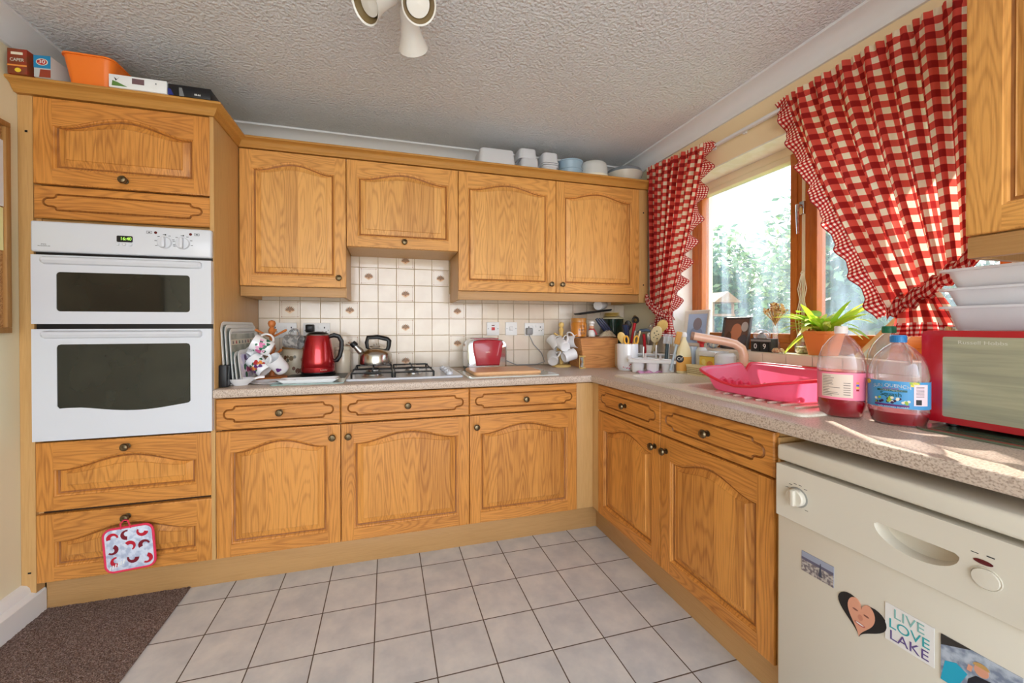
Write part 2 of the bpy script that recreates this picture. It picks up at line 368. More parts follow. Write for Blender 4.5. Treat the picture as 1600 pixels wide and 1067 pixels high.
def sash(y0, y1):
    z0, z1 = WZ0+.04, WZ1-.045
    b = B()
    for q in ((y0, z0, y0+.03, z1, TIM), (y1-.03, z0, y1, z1, TIM), (y0+.03, z0, y1-.03, z0+.045, TIMY), (y0+.03, z1-.03, y1-.03, z1, MT['cream_timber_paint'])): wbox(b, fx0-.004, q[0], q[1], fx1-.01, q[2], q[3], q[4], .004)
    f = b.build('window_sash', win)
    b = B(); wbox(b, .165, y0+.028, z0+.043, .169, y1-.028, z1-.028, GL); b.build('window_pane', f)
    return f
sash(-1.142, WY1-.055); s2 = sash(WY0+.055, -1.2)
b = B(); wbox(b, fx0-.003, -1.178, WZ0+.05, fx0, -1.164, WZ1-.05, MT['cream_timber_paint'], .001); b.build('weather_strip', win)
# handle on the mullion
b = B(); T = M.Translation(wl(.14, -1.168, 1.655))
b.box(-.012, -.012, -.03, 0, .012, .03, CHROME, .003, T); b.tube([(-.012, 0, .01), (-.035, 0, .01), (-.04, -.004, -.03), (-.038, -.006, -.12)], [.008, .008, .0065, .006], CHROME, 8, T)
b.build('window_handle', win)
# ---------------------------------------------------------------- cabinet doors
def aloop(x0, x1, z0, z1, a, n=26):
    p = [(x0, z0), (x1, z0)]
    for i in range(n+1):
        t = i/n; s_ = abs(2*t-1); g_ = 1-(.5+.5*cos(pi*min(1, s_/.90)))**.8
        p.append((x1+(x0-x1)*t, z1-a*g_))
    return p
KN = {}
def knob(parent, x, z, y=0):
    if 'k' not in KN:
        b = B(); T = M.Rotation(pi/2, 4, 'X')
        b.lathe([(.0001, 0), (.011, 0), (.011, .003), (.006, .005), (.0055, .012), (.0085, .015), (.0145, .019), (.0155, .0235), (.0125, .029), (.006, .0315), (.0001, .032)], BRASS, seg=20, T=T)
        o = b.build('knob', parent, (x, y, z)); KN['k'] = o; return o
    o = KN['k'].copy(); COL.objects.link(o); o.parent = parent; o.location = (x, y, z); return o
def door(parent, w_, h_, x0, z0, kn=None, arch=.045, name='door', st_=.056, top=None, pale=False):
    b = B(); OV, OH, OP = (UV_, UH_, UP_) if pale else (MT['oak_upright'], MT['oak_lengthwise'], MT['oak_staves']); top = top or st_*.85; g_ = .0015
    X0, X1, Z0, Z1 = g_, w_-g_, g_, h_-g_; bv = .004
    # slab sides + bevelled rim
    r0 = [(X0, Z0), (X1, Z0), (X1, Z1), (X0, Z1)]; r1 = [(X0+bv, Z0+bv), (X1-bv, Z0+bv), (X1-bv, Z1-bv), (X0+bv, Z1-bv)]
    b.rings([[(x, .020, z) for x, z in r0], [(x, bv, z) for x, z in r0], [(x, .001, z) for x, z in [(X0+.0012, Z0+.0012), (X1-.0012, Z0+.0012), (X1-.0012, Z1-.0012), (X0+.0012, Z1-.0012)]], [(x, 0, z) for x, z in r1]], OV, cap1=False)
    ix0, ix1, iz0, iz1 = st_, w_-st_, st_, h_-top
    T = FX
    def q(p, m): b.rings([[(x, 0, z) for x, z in p]], m, cap1=True, cap0=False)
    q([(X0+bv, Z0+bv), (ix0, Z0+bv), (ix0, Z1-bv), (X0+bv, Z1-bv)], OV); q([(ix1, Z0+bv), (X1-bv, Z0+bv), (X1-bv, Z1-bv), (ix1, Z1-bv)], OV)
    q([(ix0, Z0+bv), (ix1, Z0+bv), (ix1, iz0), (ix0, iz0)], OH)
    L = aloop(ix0, ix1, iz0, iz1, arch)
    tp = L[2:]
    b.rings([[(x, 0, z) for x, z in tp], [(x, 0, Z1-bv) for x, z in tp]], OH, close=False)
    def lp(d, y): 
        l = aloop(ix0+d, ix1-d, iz0+d, iz1-d, arch*(1-.6*d/.05)); return [(x, y, z) for x, z in l]
    b.rings([lp(0, 0), lp(.0015, .003), lp(.006, .0045), lp(.009, .010)], OV, cap0=False, cap1=False); b.rings([lp(.009, .010), lp(.0135, .0115), lp(.016, .0105)], OG, cap0=False, cap1=False)  # darker oak in the groove paints in its shading as well as dirt
    b.rings([lp(.016, .0105), lp(.018, .0125), lp(.040, .0040), lp(.042, .0010)], OP, cap0=False, cap1=True)
    o = b.build(name, parent, (x0, 0, z0), ang=30)
    if kn: knob(o, *kn)
    return o
def drawer_front(parent, w_, h_, x0, z0, kn=True, name='drawer_front', orn=True):
    b = B(); g_ = .0015; X0, X1, Z0, Z1 = g_, w_-g_, g_, h_-g_; bv = .004
    r0 = [(X0, Z0), (X1, Z0), (X1, Z1), (X0, Z1)]; r1 = [(X0+bv, Z0+bv), (X1-bv, Z0+bv), (X1-bv, Z1-bv), (X0+bv, Z1-bv)]
    b.rings([[(x, .020, z) for x, z in r0], [(x, bv, z) for x, z in r0], [(x, 0, z) for x, z in r1]], OH, cap1=False)
    zc = h_/2; hh = h_/2-.030; xr = w_-.028
    def end(xr, s):   # s=+1 right end, upper to lower
        e_ = [(xr-.050, hh), (xr-.044, hh-.001), (xr-.040, hh-.005), (xr-.039, hh-.011), (xr-.034, hh-.0135)]
        lobe = [(xr-.021+.021*cos(t), (hh-.0145)*sin(t)) for t in [R(96-19.2*i) for i in range(0, 11)]]
        l = e_+lobe+[(a, -c) for a, c in e_[::-1]]
        return l
    re = end(xr, 1); loop = [(a, zc+c) for a, c in re]+[(w_-a, zc+c) for a, c in re[::-1]]
    def off(lp, d):
        n = len(lp); out = []
        for i in range(n):
            p, a, c = V(lp[i]), V(lp[i-1]), V(lp[(i+1) % n]); t = ((p-a).normalized()+(c-p).normalized()); t = t.normalized() if t.length > 1e-6 else V((1, 0))
            nn = V((t.y, -t.x)); out.append((p.x-nn.x*d*-1, p.y-nn.y*d*-1))
        return out
    b.fill([r1, loop], OH, FX)
    l1 = off(loop, .003); l2 = off(loop, .008)
    if abs(l1[0][1]-zc) > abs(loop[0][1]-zc): l1 = off(loop, -.003); l2 = off(loop, -.008)
    b.rings([[(x, 0, z) for x, z in loop], [(x, .0045, z) for x, z in l1], [(x, 0, z) for x, z in l2]], OG, cap0=False, cap1=False)
    b.fill([l2], OH, FX)
    o = b.build(name, parent, (x0, 0, z0), ang=25)
    if kn: knob(o, w_/2, zc)
    return o
ZB, ZD, ZDR, ZDT = .132, .676, .679, .814
def base_unit(label, X, w_, kside, right=False, drawer=True):
    loc, rz = ((X, -.6, ZB), 0) if not right else ((-.6, X, ZB), -pi/2)
    t = thing('base_cabinet', label, 'kitchen cabinet', loc, rz)
    b = B(); hh = ZDT-ZB+.003
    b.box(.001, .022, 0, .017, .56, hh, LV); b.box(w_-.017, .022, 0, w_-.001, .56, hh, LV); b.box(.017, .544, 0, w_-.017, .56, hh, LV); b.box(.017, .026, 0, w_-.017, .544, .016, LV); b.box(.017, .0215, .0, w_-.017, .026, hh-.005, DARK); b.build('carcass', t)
    h_ = ZD-ZB
    door(t, w_, h_, 0, 0, ((w_-.034, h_-.056) if kside > 0 else (.034, h_-.056)))
    drawer_front(t, w_, ZDT-ZDR, 0, ZDR-ZB)
    return t
base_unit('oak base cabinet next to the tall oven housing, knob at its door\'s right', -2.383, .498, 1)
base_unit('wide oak base cabinet under the gas hob, door knob at upper left', -1.885, .6015, -1)
base_unit('oak base cabinet nearest the corner on the back wall, below the toaster', -1.2835, .592, -1)
base_unit('oak base cabinet in the corner under the sink bowl', -.656, .488, 1, True)
base_unit('oak base cabinet beside the dishwasher, under the pink draining basin', -1.144, .487, -1, True)
b = B(); b.box(-.6915, -.59, ZB, -.575, -.56, ZDT, LV, .001); b.box(-.594, -.657, ZB, -.575, -.56, ZDT, LV, .001)
tag(b.build('corner_post'), 'plain oak corner post where the two base cabinet runs meet', 'cabinet trim')
# plinth
b = B(); b.box(-2.985, -.549, 0, -.53, -.53, ZB-.0005, LH, .001); tag(b.build('plinth'), 'plain oak plinth under the back-wall cabinets and oven', 'plinth')
b = B(); T = M.Translation((-.549, -.549, 0)) @ M.Rotation(-pi/2, 4, 'Z'); b.box(.0, .0, 0, 1.09, .019, ZB-.0005, LH, .001); o = b.build('plinth', loc=(-.549, -.549, 0), rot=(0, 0, -pi/2)); tag(o, 'plain oak plinth under the sink-side cabinets', 'plinth')
# worktop
WTM = mat('speckled_laminate_worktop', (206, 188, 172), .38, mott=(240, (150, 128, 112), .45, .68))
def worktop(name, x0, x1, label, rot, loc, dep=.62, cut=None, mitre=0):
    th = .0385; b = B(); r = .010
    prof = [(-dep+r-r*cos(t), -r+r*sin(t)) for t in [R(15*i) for i in range(7)]]
    prof = [(-dep+.012, -th), (-dep+.004, -th+.003), (-dep, -th+.012)]+prof+[(-.008, 0), (-.008, -th)]
    b.rings([[(x, y, z) for y, z in prof] for x in (x0, x1)], WTM); o = b.build(name, loc=loc, rot=rot); return tag(o, label, 'worktop')
worktop('worktop', -2.384, -.004, 'pinkish speckled worktop along the back wall with rounded front edge', (0, 0, 0), (0, 0, WT))
def wt_right():
    th = .0385; dep = .62; r = .010; b = B()
    prof = [(-dep+r-r*cos(t), -r+r*sin(t)) for t in [R(15*i) for i in range(7)]]
    prof = [(-dep+.012, -th), (-dep+.004, -th+.003), (-dep, -th+.012)]+prof
    for x0, x1, y0 in ((.6205, .70, -.008), (.70, 1.63, -.50), (1.63, 2.45, -.008)): b.rings([[(x, y, z) for y, z in prof+[(y0, 0), (y0, -th)]] for x in (x0, x1)], WTM)
    b.box(.70, -.085, -th, 1.63, -.008, 0, WTM)
    o = b.build('worktop', loc=(0, 0, WT-.0002), rot=(0, 0, -pi/2)); return tag(o, 'speckled worktop along the window wall around the sink', 'worktop')
wt_right()
# ---------------------------------------------------------------- wall cabinets
YW, ZW0, ZW1, ZH = -.316, 1.325, 2.008, 1.5455
def wall_unit(label, X, ws, ks, z0=ZW0, pelmet=True):
    t = thing('wall_cabinet', label, 'kitchen cabinet', (X, YW, z0)); W_ = sum(ws)
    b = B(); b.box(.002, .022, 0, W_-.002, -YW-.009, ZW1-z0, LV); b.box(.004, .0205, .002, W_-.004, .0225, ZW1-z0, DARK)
    if pelmet: b.box(.001, .016, -.05, .017, -YW-.009, 0, LV); b.box(W_-.017, .016, -.05, W_-.001, -YW-.009, 0, LV)
    b.build('carcass', t); x_ = 0
    for ww, k in zip(ws, ks):
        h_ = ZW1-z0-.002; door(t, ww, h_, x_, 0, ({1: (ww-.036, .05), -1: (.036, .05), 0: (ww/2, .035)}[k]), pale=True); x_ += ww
    if pelmet: b = B(); b.box(.004, .010, -.05, W_-.004, .030, -.002, LH, .002); b.build('pelmet', t)
    return t
wall_unit('oak wall cabinet beside the tall oven housing, above the mug tree and kettle', -2.382, [.498], [1])
wall_unit('short oak cabinet over the hob hiding the extractor, knob at bottom centre', -1.884, [.5975], [0], ZH, False)
wall_unit('double oak wall cabinet with two arched doors nearest the window', -1.2865, [.602, .586], [1, -1])
b = B(); b.box(-.0975, -.306, ZW0-.05, -.030, -.010, ZW1, LV, .001)
for z in (1.39, 1.86): b.lathe([(.001, 0), (.005, 0), (.005, .001), (.001, .0012)], BLACKP, T=M.Translation((-.062, -.306, z)) @ M.Rotation(pi/2, 4, 'X'), seg=10)
tag(b.build('filler_panel'), 'plain oak filler panel closing the gap between wall cabinet and window wall', 'cabinet trim')
# tall housing
t = thing('oven_housing', 'tall oak oven housing cabinet at the left with doors above and deep drawers below', 'kitchen cabinet', (-2.985, -.6, ZB)); W_ = .6
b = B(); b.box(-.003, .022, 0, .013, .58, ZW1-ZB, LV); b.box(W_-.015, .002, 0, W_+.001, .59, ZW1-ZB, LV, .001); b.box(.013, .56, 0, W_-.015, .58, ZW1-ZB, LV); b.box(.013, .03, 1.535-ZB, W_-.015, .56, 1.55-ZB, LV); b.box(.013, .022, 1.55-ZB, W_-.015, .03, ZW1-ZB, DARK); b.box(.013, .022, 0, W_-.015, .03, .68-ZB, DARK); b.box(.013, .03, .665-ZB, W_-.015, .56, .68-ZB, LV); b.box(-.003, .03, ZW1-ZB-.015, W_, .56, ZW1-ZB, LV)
b.build('carcass', t)
dw = W_-.004-.008
door(t, dw, ZW1-1.672-.002, 0.001, 1.672-ZB, (dw/2, .034), arch=.055, st_=.06)
drawer_front(t, dw, .128, 0.001, 1.540-ZB, kn=False, name='filler_front')
door(t, dw, .270, 0.001, .407-ZB, (dw/2, .236), arch=.05, name='drawer_front', st_=.056, top=.06); door(t, dw, .266, .001, 0, (dw/2, .228), arch=.05, name='drawer_front', st_=.056, top=.06)
HOUS = t
b = B(); b.box(XL+.001, -.59, .0, -2.989, -.55, ZW1, LV); 
b.box(-3.012, -.5912, 1.867, -3.004, -.59, 1.875, BLACKP); b.box(-3.014, -.5912, .172, -3.004, -.59, .178, BLACKP)
tag(b.build('scribe_panel'), 'narrow oak scribe strip between oven housing and left wall', 'cabinet trim')
# cornice: profile swept along the cabinet tops
def sweep(path, prof, m):      # path of (x,y) with outward normals by mitre; prof (out, z)
    b = B(); rr = []; n = len(path)
    for i, p in enumerate(path):
        p = V(p); d0 = (p-V(path[i-1])).normalized() if i else (V(path[1])-p).normalized(); d1 = (V(path[i+1])-p).normalized() if i < n-1 else d0
        n0 = V((d0.y, -d0.x)); n1 = V((d1.y, -d1.x)); mm = (n0+n1).normalized(); k = 1/max(.3, mm.dot(n0))
        rr.append([(p.x+mm.x*o*k, p.y+mm.y*o*k, z) for o, z in prof])
    b.rings(rr, m); return b
cp = [(-.02, 2.009), (.006, 2.009), (.008, 2.013), (.012, 2.016), (.016, 2.022), (.020, 2.031), (.028, 2.038), (.040, 2.042), (.044, 2.044), (.045, 2.049), (.042, 2.054), (-.02, 2.054)]
b = sweep([(XL+.001, -.6), (-2.385, -.6), (-2.385, YW), (-.03, YW)], cp, CORN)
tag(b.build('cornice', ang=50), 'moulded oak cornice running along the tops of the oven housing and wall cabinets', 'cornice')
# right wall cabinet (only its near-window end shows)
t = thing('wall_cabinet', 'oak wall cabinet above the microwave at the right edge', 'kitchen cabinet', (-.322, -1.886, 1.338), -pi/2)
b = B(); b.box(.002, .022, 0, .596, .310, .67, LV); b.box(.004, .0205, .002, .594, .0225, .67, DARK); b.box(.001, .016, -.053, .017, .31, 0, LV); b.build('carcass', t)
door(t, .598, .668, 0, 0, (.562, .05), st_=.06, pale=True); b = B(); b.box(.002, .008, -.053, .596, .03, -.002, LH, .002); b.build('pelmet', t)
# ---------------------------------------------------------------- double oven
t = thing('double_oven', 'white built-in double oven with dark glass doors and digital clock', 'oven', (-2.6805, -.6, .685))
def oz(z): return z-.685
b = B(); b.box(-.275, .01, .0, .275, .5, .84, BLACKP); b.box(-.292, -.004, .0, .292, .01, .84, BLACKP); b.build('oven_body', t)
b = B(); b.box(-.2955, -.026, oz(1.408), .2965, .0, oz(1.5255), WHITE, .008, seg=3)
def fr(x, z, y=-.0262): return frame_T((x, y, z), (1, 0, 0), (0, 0, 1))
pan = b.build('control_panel', t)
GD = mat('green_digits', (170, 235, 90), .4, emit=1.0); INK = mat('black_ink', (40, 40, 42), .6); LRED = mat('dark_red_lens', (92, 24, 26), .25)
b = B(); b.prism(rrect(-.026, -.0125, .026, .0125, .004), .0012, BLACKP, fr(0, oz(1.470))); dsp = b.build('display', pan)
text('16:40', .017, GD, fr(.004, oz(1.4705), -.0276), dsp, 'digits')
for k in (-1, 0, 1): b = B(); b.lathe([(.006, 0), (.006, .003), (.0045, .005), (.0001, .005)], WHITE, T=fr(k*.021-.001, oz(1.4485)), seg=14); b.build('button', pan)
for kx, dx in ((.134, 1), (.196, 1)):
    b = B(); T = fr(kx, oz(1.463)); b.lathe([(.024, 0), (.0245, .004), (.022, .008), (.0001, .009)], WHITE, T=T, seg=28); b.box(-.006, -.021, .008, .006, .021, .022, WHITE, .003, T)
    for i in range(8):
        a = R(-150+i*36) if i else 0; b.box(-.004+.032*sin(a), .032*cos(a)-.001, 0, .004+.032*sin(a), .032*cos(a)+.001, .0004, INK, T=T)
    b.lathe([(.0028, 0), (.0028, .0006), (.0001, .0007)], INK, T=fr(kx+.002, oz(1.463)+.032), seg=10); b.build('knob', pan)
for kx, z in ((.1025, 1.502), (.223, 1.502)): b = B(); b.lathe([(.0055, 0), (.005, .001), (.0001, .0012)], LRED, T=fr(kx, oz(z)), seg=14); b.build('indicator_lamp', pan)
for kx in (.081, .245):
    b = B()
    for q in ((-.009, .004, .009, .005), (-.009, -.005, .009, -.004), (-.009, -.005, -.008, .005), (.008, -.005, .009, .005), (-.004, -.002, .004, .0015)): b.box(q[0], q[1], 0, q[2], q[3], .0004, INK, T=fr(kx, oz(1.502)))
    b.build('symbol', pan)
text('mm', .008, INK, fr(-.254, oz(1.437)), pan, 'maker_mark', wx=1.3, ext=.0002); text('PROGRAMME LINE', .0042, INK, fr(-.253, oz(1.430)), pan, 'maker_mark', wx=1.1, ext=.0002)
def oven_door(z0, z1, g0, g1, sag):
    b = B(); W2 = .2945; outer = [(-W2, oz(z0)), (W2, oz(z0)), (W2, oz(z1)), (-W2, oz(z1))]
    gp = rrect(-.2185, oz(g0), .2185, oz(g1), .012)
    if sag: 
        low = [(.2185-.437*i/18, oz(g0)+.004-.020*sin(pi*min(1, max(0, (1-i/18-.15)/.85)))**1.3) for i in range(1, 18)][::-1]
        gp = [p for p in gp if p[1] > oz(g0)+.02]; gp = sorted([p for p in gp if p[0] > 0], key=lambda p: math.atan2(p[1]-oz((g0+g1)/2), p[0]))+sorted([p for p in gp if p[0] < 0], key=lambda p: -p[1] if p[0] < -.2184 else -9+(-p[0]))
        gp = [(-.2185, oz(g0)+.012), (-.212, oz(g0)+.003)]+low+[(.212, oz(g0)+.005), (.2185, oz(g0)+.012)]+[(.2185, oz(g1)-.012), (.215, oz(g1)-.003), (.2065, oz(g1))]+[(-.2065, oz(g1)), (-.215, oz(g1)-.003), (-.2185, oz(g1)-.012)]
    b.fill([outer, gp], WHITE, frame_T((0, -.024, 0), (1, 0, 0), (0, 0, 1)))
    b.rings([[(x, -.024, z) for x, z in outer], [(x, -.0005, z) for x, z in outer]], WHITE, cap0=False)
    b.rings([[(x, -.024, z) for x, z in gp], [(x, -.0215, z) for x, z in gp]], WHITE, cap0=False, cap1=False)
    d = b.build('oven_door', t, weld=True)
    b = B(); b.fill([[(x*1.002, z) for x, z in gp]], DGLASS, frame_T((0, -.0216, 0), (1, 0, 0), (0, 0, 1))); b.build('door_glass', d)
    b = B(); hz = oz(z1)-.021
    pr = [(-.024, -.015), (-.036, -.011), (-.042, 0), (-.040, .010), (-.032, .014), (-.024, .015)]
    rr = []
    for x in [-.262+.004*i for i in range(3)]+[-.25+.5*i/10 for i in range(11)]+[.254+.004*i for i in range(3)]:
        k = max(.25, min(1, (.266-abs(x))/.012))**.5; rr.append([(x, -.024+(y+.024)*k, hz+z*k) for y, z in pr])
    b.rings(rr, WHITE); b.build('handle', d)
oven_door(1.134, 1.397, 1.182, 1.333, False); oven_door(.687, 1.114, .806, 1.055, True)
# ---------------------------------------------------------------- dishwasher
t = thing('dishwasher', 'cream freestanding dishwasher under the worktop, magnets on its door', 'dishwasher', (-.6, -1.650, 0), -pi/2)
b = B(); b.box(.002, .02, .03, .598, .58, .775, CREAM); b.build('casing', t)
b = B(); b.box(0, -.018, .746, .6, .5, .790, CREAM, .009, seg=3); b.build('lid', t)
b = B()     # control panel with scooped handle
hp = [(.300, .684), (.220, .684)]
o_ = [(.004, .594), (.596, .594), (.596, .737), (.004, .737)]
n = 20; scoop = [(.238+.124*(1-cos(pi*i/n))/2, .672-.0*i) for i in range(n+1)]+[(.300+.068*cos(t_), .672-.040*sin(t_)) for t_ in [pi*i/n for i in range(1, n)]]
scoop = [(.362-.124*i/8, .682) for i in range(9)]+[(.300-.068*cos(t_), .677-.040*sin(t_)) for t_ in [pi*i/n for i in range(0, n+1)]]
T = frame_T((0, -.022, 0), (1, 0, 0), (0, 0, 1))
b.fill([o_, scoop], CREAM, T); b.rings([[(x, -.022, z) for x, z in o_], [(x, .018, z) for x, z in o_]], CREAM, cap0=False)
def sc_(k, y): return [(.300+(x-.300)*k, y, .674+(z-.674)*k) for x, z in scoop]
b.rings([sc_(1, -.022), sc_(.97, -.018), sc_(.9, .006), sc_(.7, .012)], CREAM, cap0=False)
pan = b.build('control_panel', t, weld=True)
b = B(); T = frame_T((.063, -.0222, .664), (1, 0, 0), (0, 0, 1)); b.lathe([(.026, 0), (.0262, .001), (.0245, .0012), (.0001, .0012)], mat('grey_ring', (150, 148, 140), .5), T=T); b.lathe([(.022, 0), (.0225, .012), (.020, .015), (.0001, .015)], CREAM, T=T, seg=32); b.box(-.0055, -.021, .013, .0055, .021, .024, CREAM, .003, T)
for a in (-60, -35, -12, 10, 35, 140): b.box(.034*sin(R(a))-.003, .034*cos(R(a))-.0006, 0, .034*sin(R(a))+.005, .034*cos(R(a))+.0006, .0004, INK, T=T)
b.build('programme_dial', pan)
b = B(); T = frame_T((.403, -.0222, .658), (1, 0, 0), (0, 0, 1)); b.lathe([(.0205, 0), (.0205, .002), (.0195, .0022), (.019, .001), (.018, .001), (.0175, .005), (.0001, .006)], CREAM, T=T, seg=32); b.build('button', pan)
b = B(); T = frame_T((.399, -.0222, .686), (1, 0, 0), (0, 0, 1)); b.lathe([(.0125, 0), (.0125, .001), (.0001, .0015)], LRED, T=T, seg=20, sy=.35); b.box(-.016, .012, 0, -.006, .0132, .0004, INK, T=T); b.box(.004, .013, 0, .014, .015, .0004, INK, T=T); b.build('indicator_lamp', pan)
b = B(); b.box(.003, -.0145, .10, .597, .018, .5925, CREAM, .004); b.build('door', t)
b = B(); b.box(.01, .03, .0, .59, .06, .098, mat('grey_kick', (120, 116, 108), .6)); b.build('kick_plate', t)
b = B(); b.box(-.0035, .01, ZB, .0035, .56, .80, LV)
DWT = t
o = b.build('end_panel', loc=(-.6, -1.6365, 0), rot=(0, 0, -pi/2)); tag(o, 'thin oak end panel between base cabinet and dishwasher', 'cabinet trim')
# ---------------------------------------------------------------- worktop items, back wall
def cyl(b, x, y, z0, z1, r, m, seg=24, r2=None): b.lathe([(r, z0), (r if r2 is None else r2, z1)], m, c=(x, y, 0), seg=seg)
PORC = mat('white_porcelain', (240, 240, 242), .15, coat=.5)
PINK = mat('pink_print', (214, 96, 150), .3); GRN = mat('green_print', (40, 104, 74), .4); PUR = mat('purple_print', (96, 40, 110), .3); REDP = mat('red_print', (176, 34, 40), .35); ORP = mat('orange_print', (232, 150, 70), .35)
BLUEP = mat('blue_print', (60, 110, 180), .35); YEL = mat('yellow_print', (236, 204, 60), .35); GREYP = mat('grey_print', (120, 122, 124), .5)
TREEW = oak('turned_beech', (198, 118, 58), (164, 86, 34), figure=.3); PALEW = oak('pale_pine', (232, 198, 122), (212, 170, 92), figure=.3)
# black tablet case against the housing side
b = B(); b.box(-2.383, -.565, WT, -2.352, -.46, WT+.098, BLACKP, .004); b.box(-2.3515, -.557, WT+.008, -2.3505, -.468, WT+.09, mat('dark_screen', (26, 28, 34), .1))
tag(b.build('speaker_box'), 'small black box standing against the oven housing at the worktop end', 'box')
# trays leaning
def tray(label, y0, wd, ht, x, lean, pic, m=None):
    tp = mat('tray_rim_white', (226, 228, 226), .3) if m is None else m
    t = thing('serving_tray', label, 'tray', (x, y0, WT+.002)); T = frame_T((0, 0, 0), (0, 1, 0), (-sin(lean), 0, cos(lean)))
    b = B(); o0 = rrect(0, 0, wd, ht, .035); i1 = rrect(.012, .012, wd-.012, ht-.012, .028); i2 = rrect(.022, .022, wd-.022, ht-.022, .02)
    b.rings([[(p[0], p[1], -.002) for p in i2], [(p[0], p[1], .008) for p in o0], [(p[0], p[1], .010) for p in o0], [(p[0]*.99+.002, p[1]*.99+.0014, .010) for p in i1], [(p[0], p[1], .002) for p in i2]], tp, T=T)
    b.build('tray_shell', t); b = B(); pic(b, T, wd, ht); b.build('printed_panel', t); return t
def pic_plain(b, T, w_, h_): b.prism(rrect(.024, .024, w_-.024, h_-.024, .018), .0024, mat('tray_grey_print', (176, 180, 172), .3), T)
def pic_scene(b, T, w_, h_):
    b.prism(rrect(.024, .024, w_-.024, h_-.024, .018), .0024, mat('tray_scene_print', (188, 190, 176), .3, mott=(18, (150, 156, 140), .4, .6)), T)
    b.prism([(.03, h_-.075), (w_-.03, h_-.075), (w_-.03, h_-.05), (.03, h_-.05)], .0028, mat('cream_print', (228, 220, 200), .4), T)
    for k in range(7): b.prism([(.05+k*.04, h_-.070), (.066+k*.04, h_-.070), (.062+k*.04, h_-.056), (.054+k*.04, h_-.056)], .0032, (GREYP, REDP, GRN, GREYP)[k % 4], T)
    b.prism([(.03, .05), (.12, .05), (.14, .12), (.05, .15), (.03, .14)], .0028, mat('teal_print', (110, 160, 168), .4, mott=(40, (170, 200, 200), .4, .6)), T)
    b.prism([(.15, .05), (w_-.03, .05), (w_-.03, .14), (.24, .16), (.17, .13)], .0030, mat('moss_print', (120, 132, 92), .4, mott=(60, (176, 170, 130), .4, .6)), T)
def pic_iris(b, T, w_, h_):
    b.prism(rrect(.02, .02, w_-.02, h_-.02, .018), .0024, mat('lilac_print', (206, 200, 232), .35, mott=(30, (240, 236, 244), .4, .6)), T)
    for k in range(9): a = k*2.4; r = .008+.0055*k; b.prism([(w_*.55+r*cos(a)+.014*cos(t), h_*.5+r*sin(a)+.014*sin(t)) for t in [2*pi*i/8 for i in range(8)]], .003+.0001*k, (PUR, GRN, PINK)[k % 3], T)
tray('largest white-rimmed tray, rearmost of the trays leaning on the oven housing', -.56, .44, .285, -2.371, .05, pic_plain)
tray('middle grey tray of the large ones leaning on the oven housing', -.545, .42, .270, -2.361, .055, pic_plain)
tray('tray with a grey landscape picture and a strip of letters, leaning in front', -.525, .39, .254, -2.350, .06, pic_scene)
tray('small pale tray leaning behind the iris-patterned one', -.52, .22, .150, -2.336, .09, pic_plain)
tray('small lilac tray with iris flowers, leaning nearest the mug tree', -.50, .22, .155, -2.324, .11, pic_iris)
# wall sockets
def socket(label, x0, x1, z0, z1, kind):
    t = thing('wall_socket' if kind.startswith('s') else 'wall_switch', label, 'socket' if kind[0] == 's' else 'switch', ((x0+x1)/2, -.0085, (z0+z1)/2)); w2 = (x1-x0)/2; h2 = (z1-z0)/2
    T = frame_T((0, 0, 0), (1, 0, 0), (0, 0, 1)); b = B(); b.box(-w2, -h2, -.001, w2, h2, .008, WPL, .003, T); 
    for sx_ in (-1, 1): b.lathe([(.003, 0), (.003, .0006), (.0001, .0006)], GREYP, T=T @ M.Translation((sx_*(w2-.010), 0, .008)), seg=8)
    b.build('face_plate', t)
    if kind == 's2':
        for s_ in (-1, 1):
            b = B(); b.box(s_*.012-.006, .012, .008, s_*.012+.006, .028, .0115, WPL, .001, T); b.build('rocker', t)
            b = B()
            for q in ((s_*.042-.003, .010, s_*.042+.003, .020), (s_*.042-.012, -.012, s_*.042-.006, -.007), (s_*.042+.006, -.012, s_*.042+.012, -.007)): b.box(q[0], q[1], .0081, q[2], q[3], .0085, BLACKP, T=T)
            b.build('pin_holes', t)
    elif kind == 'red':
        b = B(); b.box(-.011, -.010, .008, .011, .010, .013, mat('red_switch', (200, 40, 40), .3), .001, T); b.build('rocker', t)
        b = B(); b.box(-.010, .019, .008, .010, .024, .0088, mat('dark_red', (110, 30, 30), .4), T=T); b.build('neon_window', t)
    else:
        b = B(); b.box(-.012, -.011, .008, .008, .011, .0125, WPL, .001, T); b.box(-.013, -.0125, .008, .0095, .0125, .0085, GREYP, T=T); b.build('rocker', t)
    return t
socket('double wall socket behind the fuller mug tree, half hidden', -2.325, -2.185, 1.058, 1.145, 's2'); socket('double wall socket above the red kettle', -2.150, -2.004, 1.058, 1.143, 's2')
socket('wall switch with a red rocker above the red toaster', -1.043, -.958, 1.062, 1.150, 'red'); socket('single white rocker switch right of the red one', -.914, -.832, 1.062, 1.150, 'w'); socket('double wall socket with one grey plug, right of the switches', -.778, -.637, 1.058, 1.145, 's2')
def plug(label, x, z, m, cord):
    t = thing('plug', label, 'plug', (x, -.0165, z)); T = frame_T((0, 0, 0), (1, 0, 0), (0, 0, 1)); b = B()
    b.rings([[(x_*k, y_*k-.004, z_) for x_, y_ in rrect(-.024, -.024, .024, .024, .009)] for k, z_ in ((1, 0), (1, .012), (.85, .024), (.6, .028))], m, T=T); b.build('plug_body', t)
    b = B(); b.tube([(0, -.006, -.025)]+[V(p)-V((x, -.0165, z)) for p in cord], .0032, m, 8); b.build('cord', t)
plug('black plug in the socket above the red kettle', -2.112, 1.115, BLACKP, [(-2.11, -.04, 1.06), (-2.10, -.06, .98), (-2.08, -.10, .90), (-2.06, -.13, .885)])
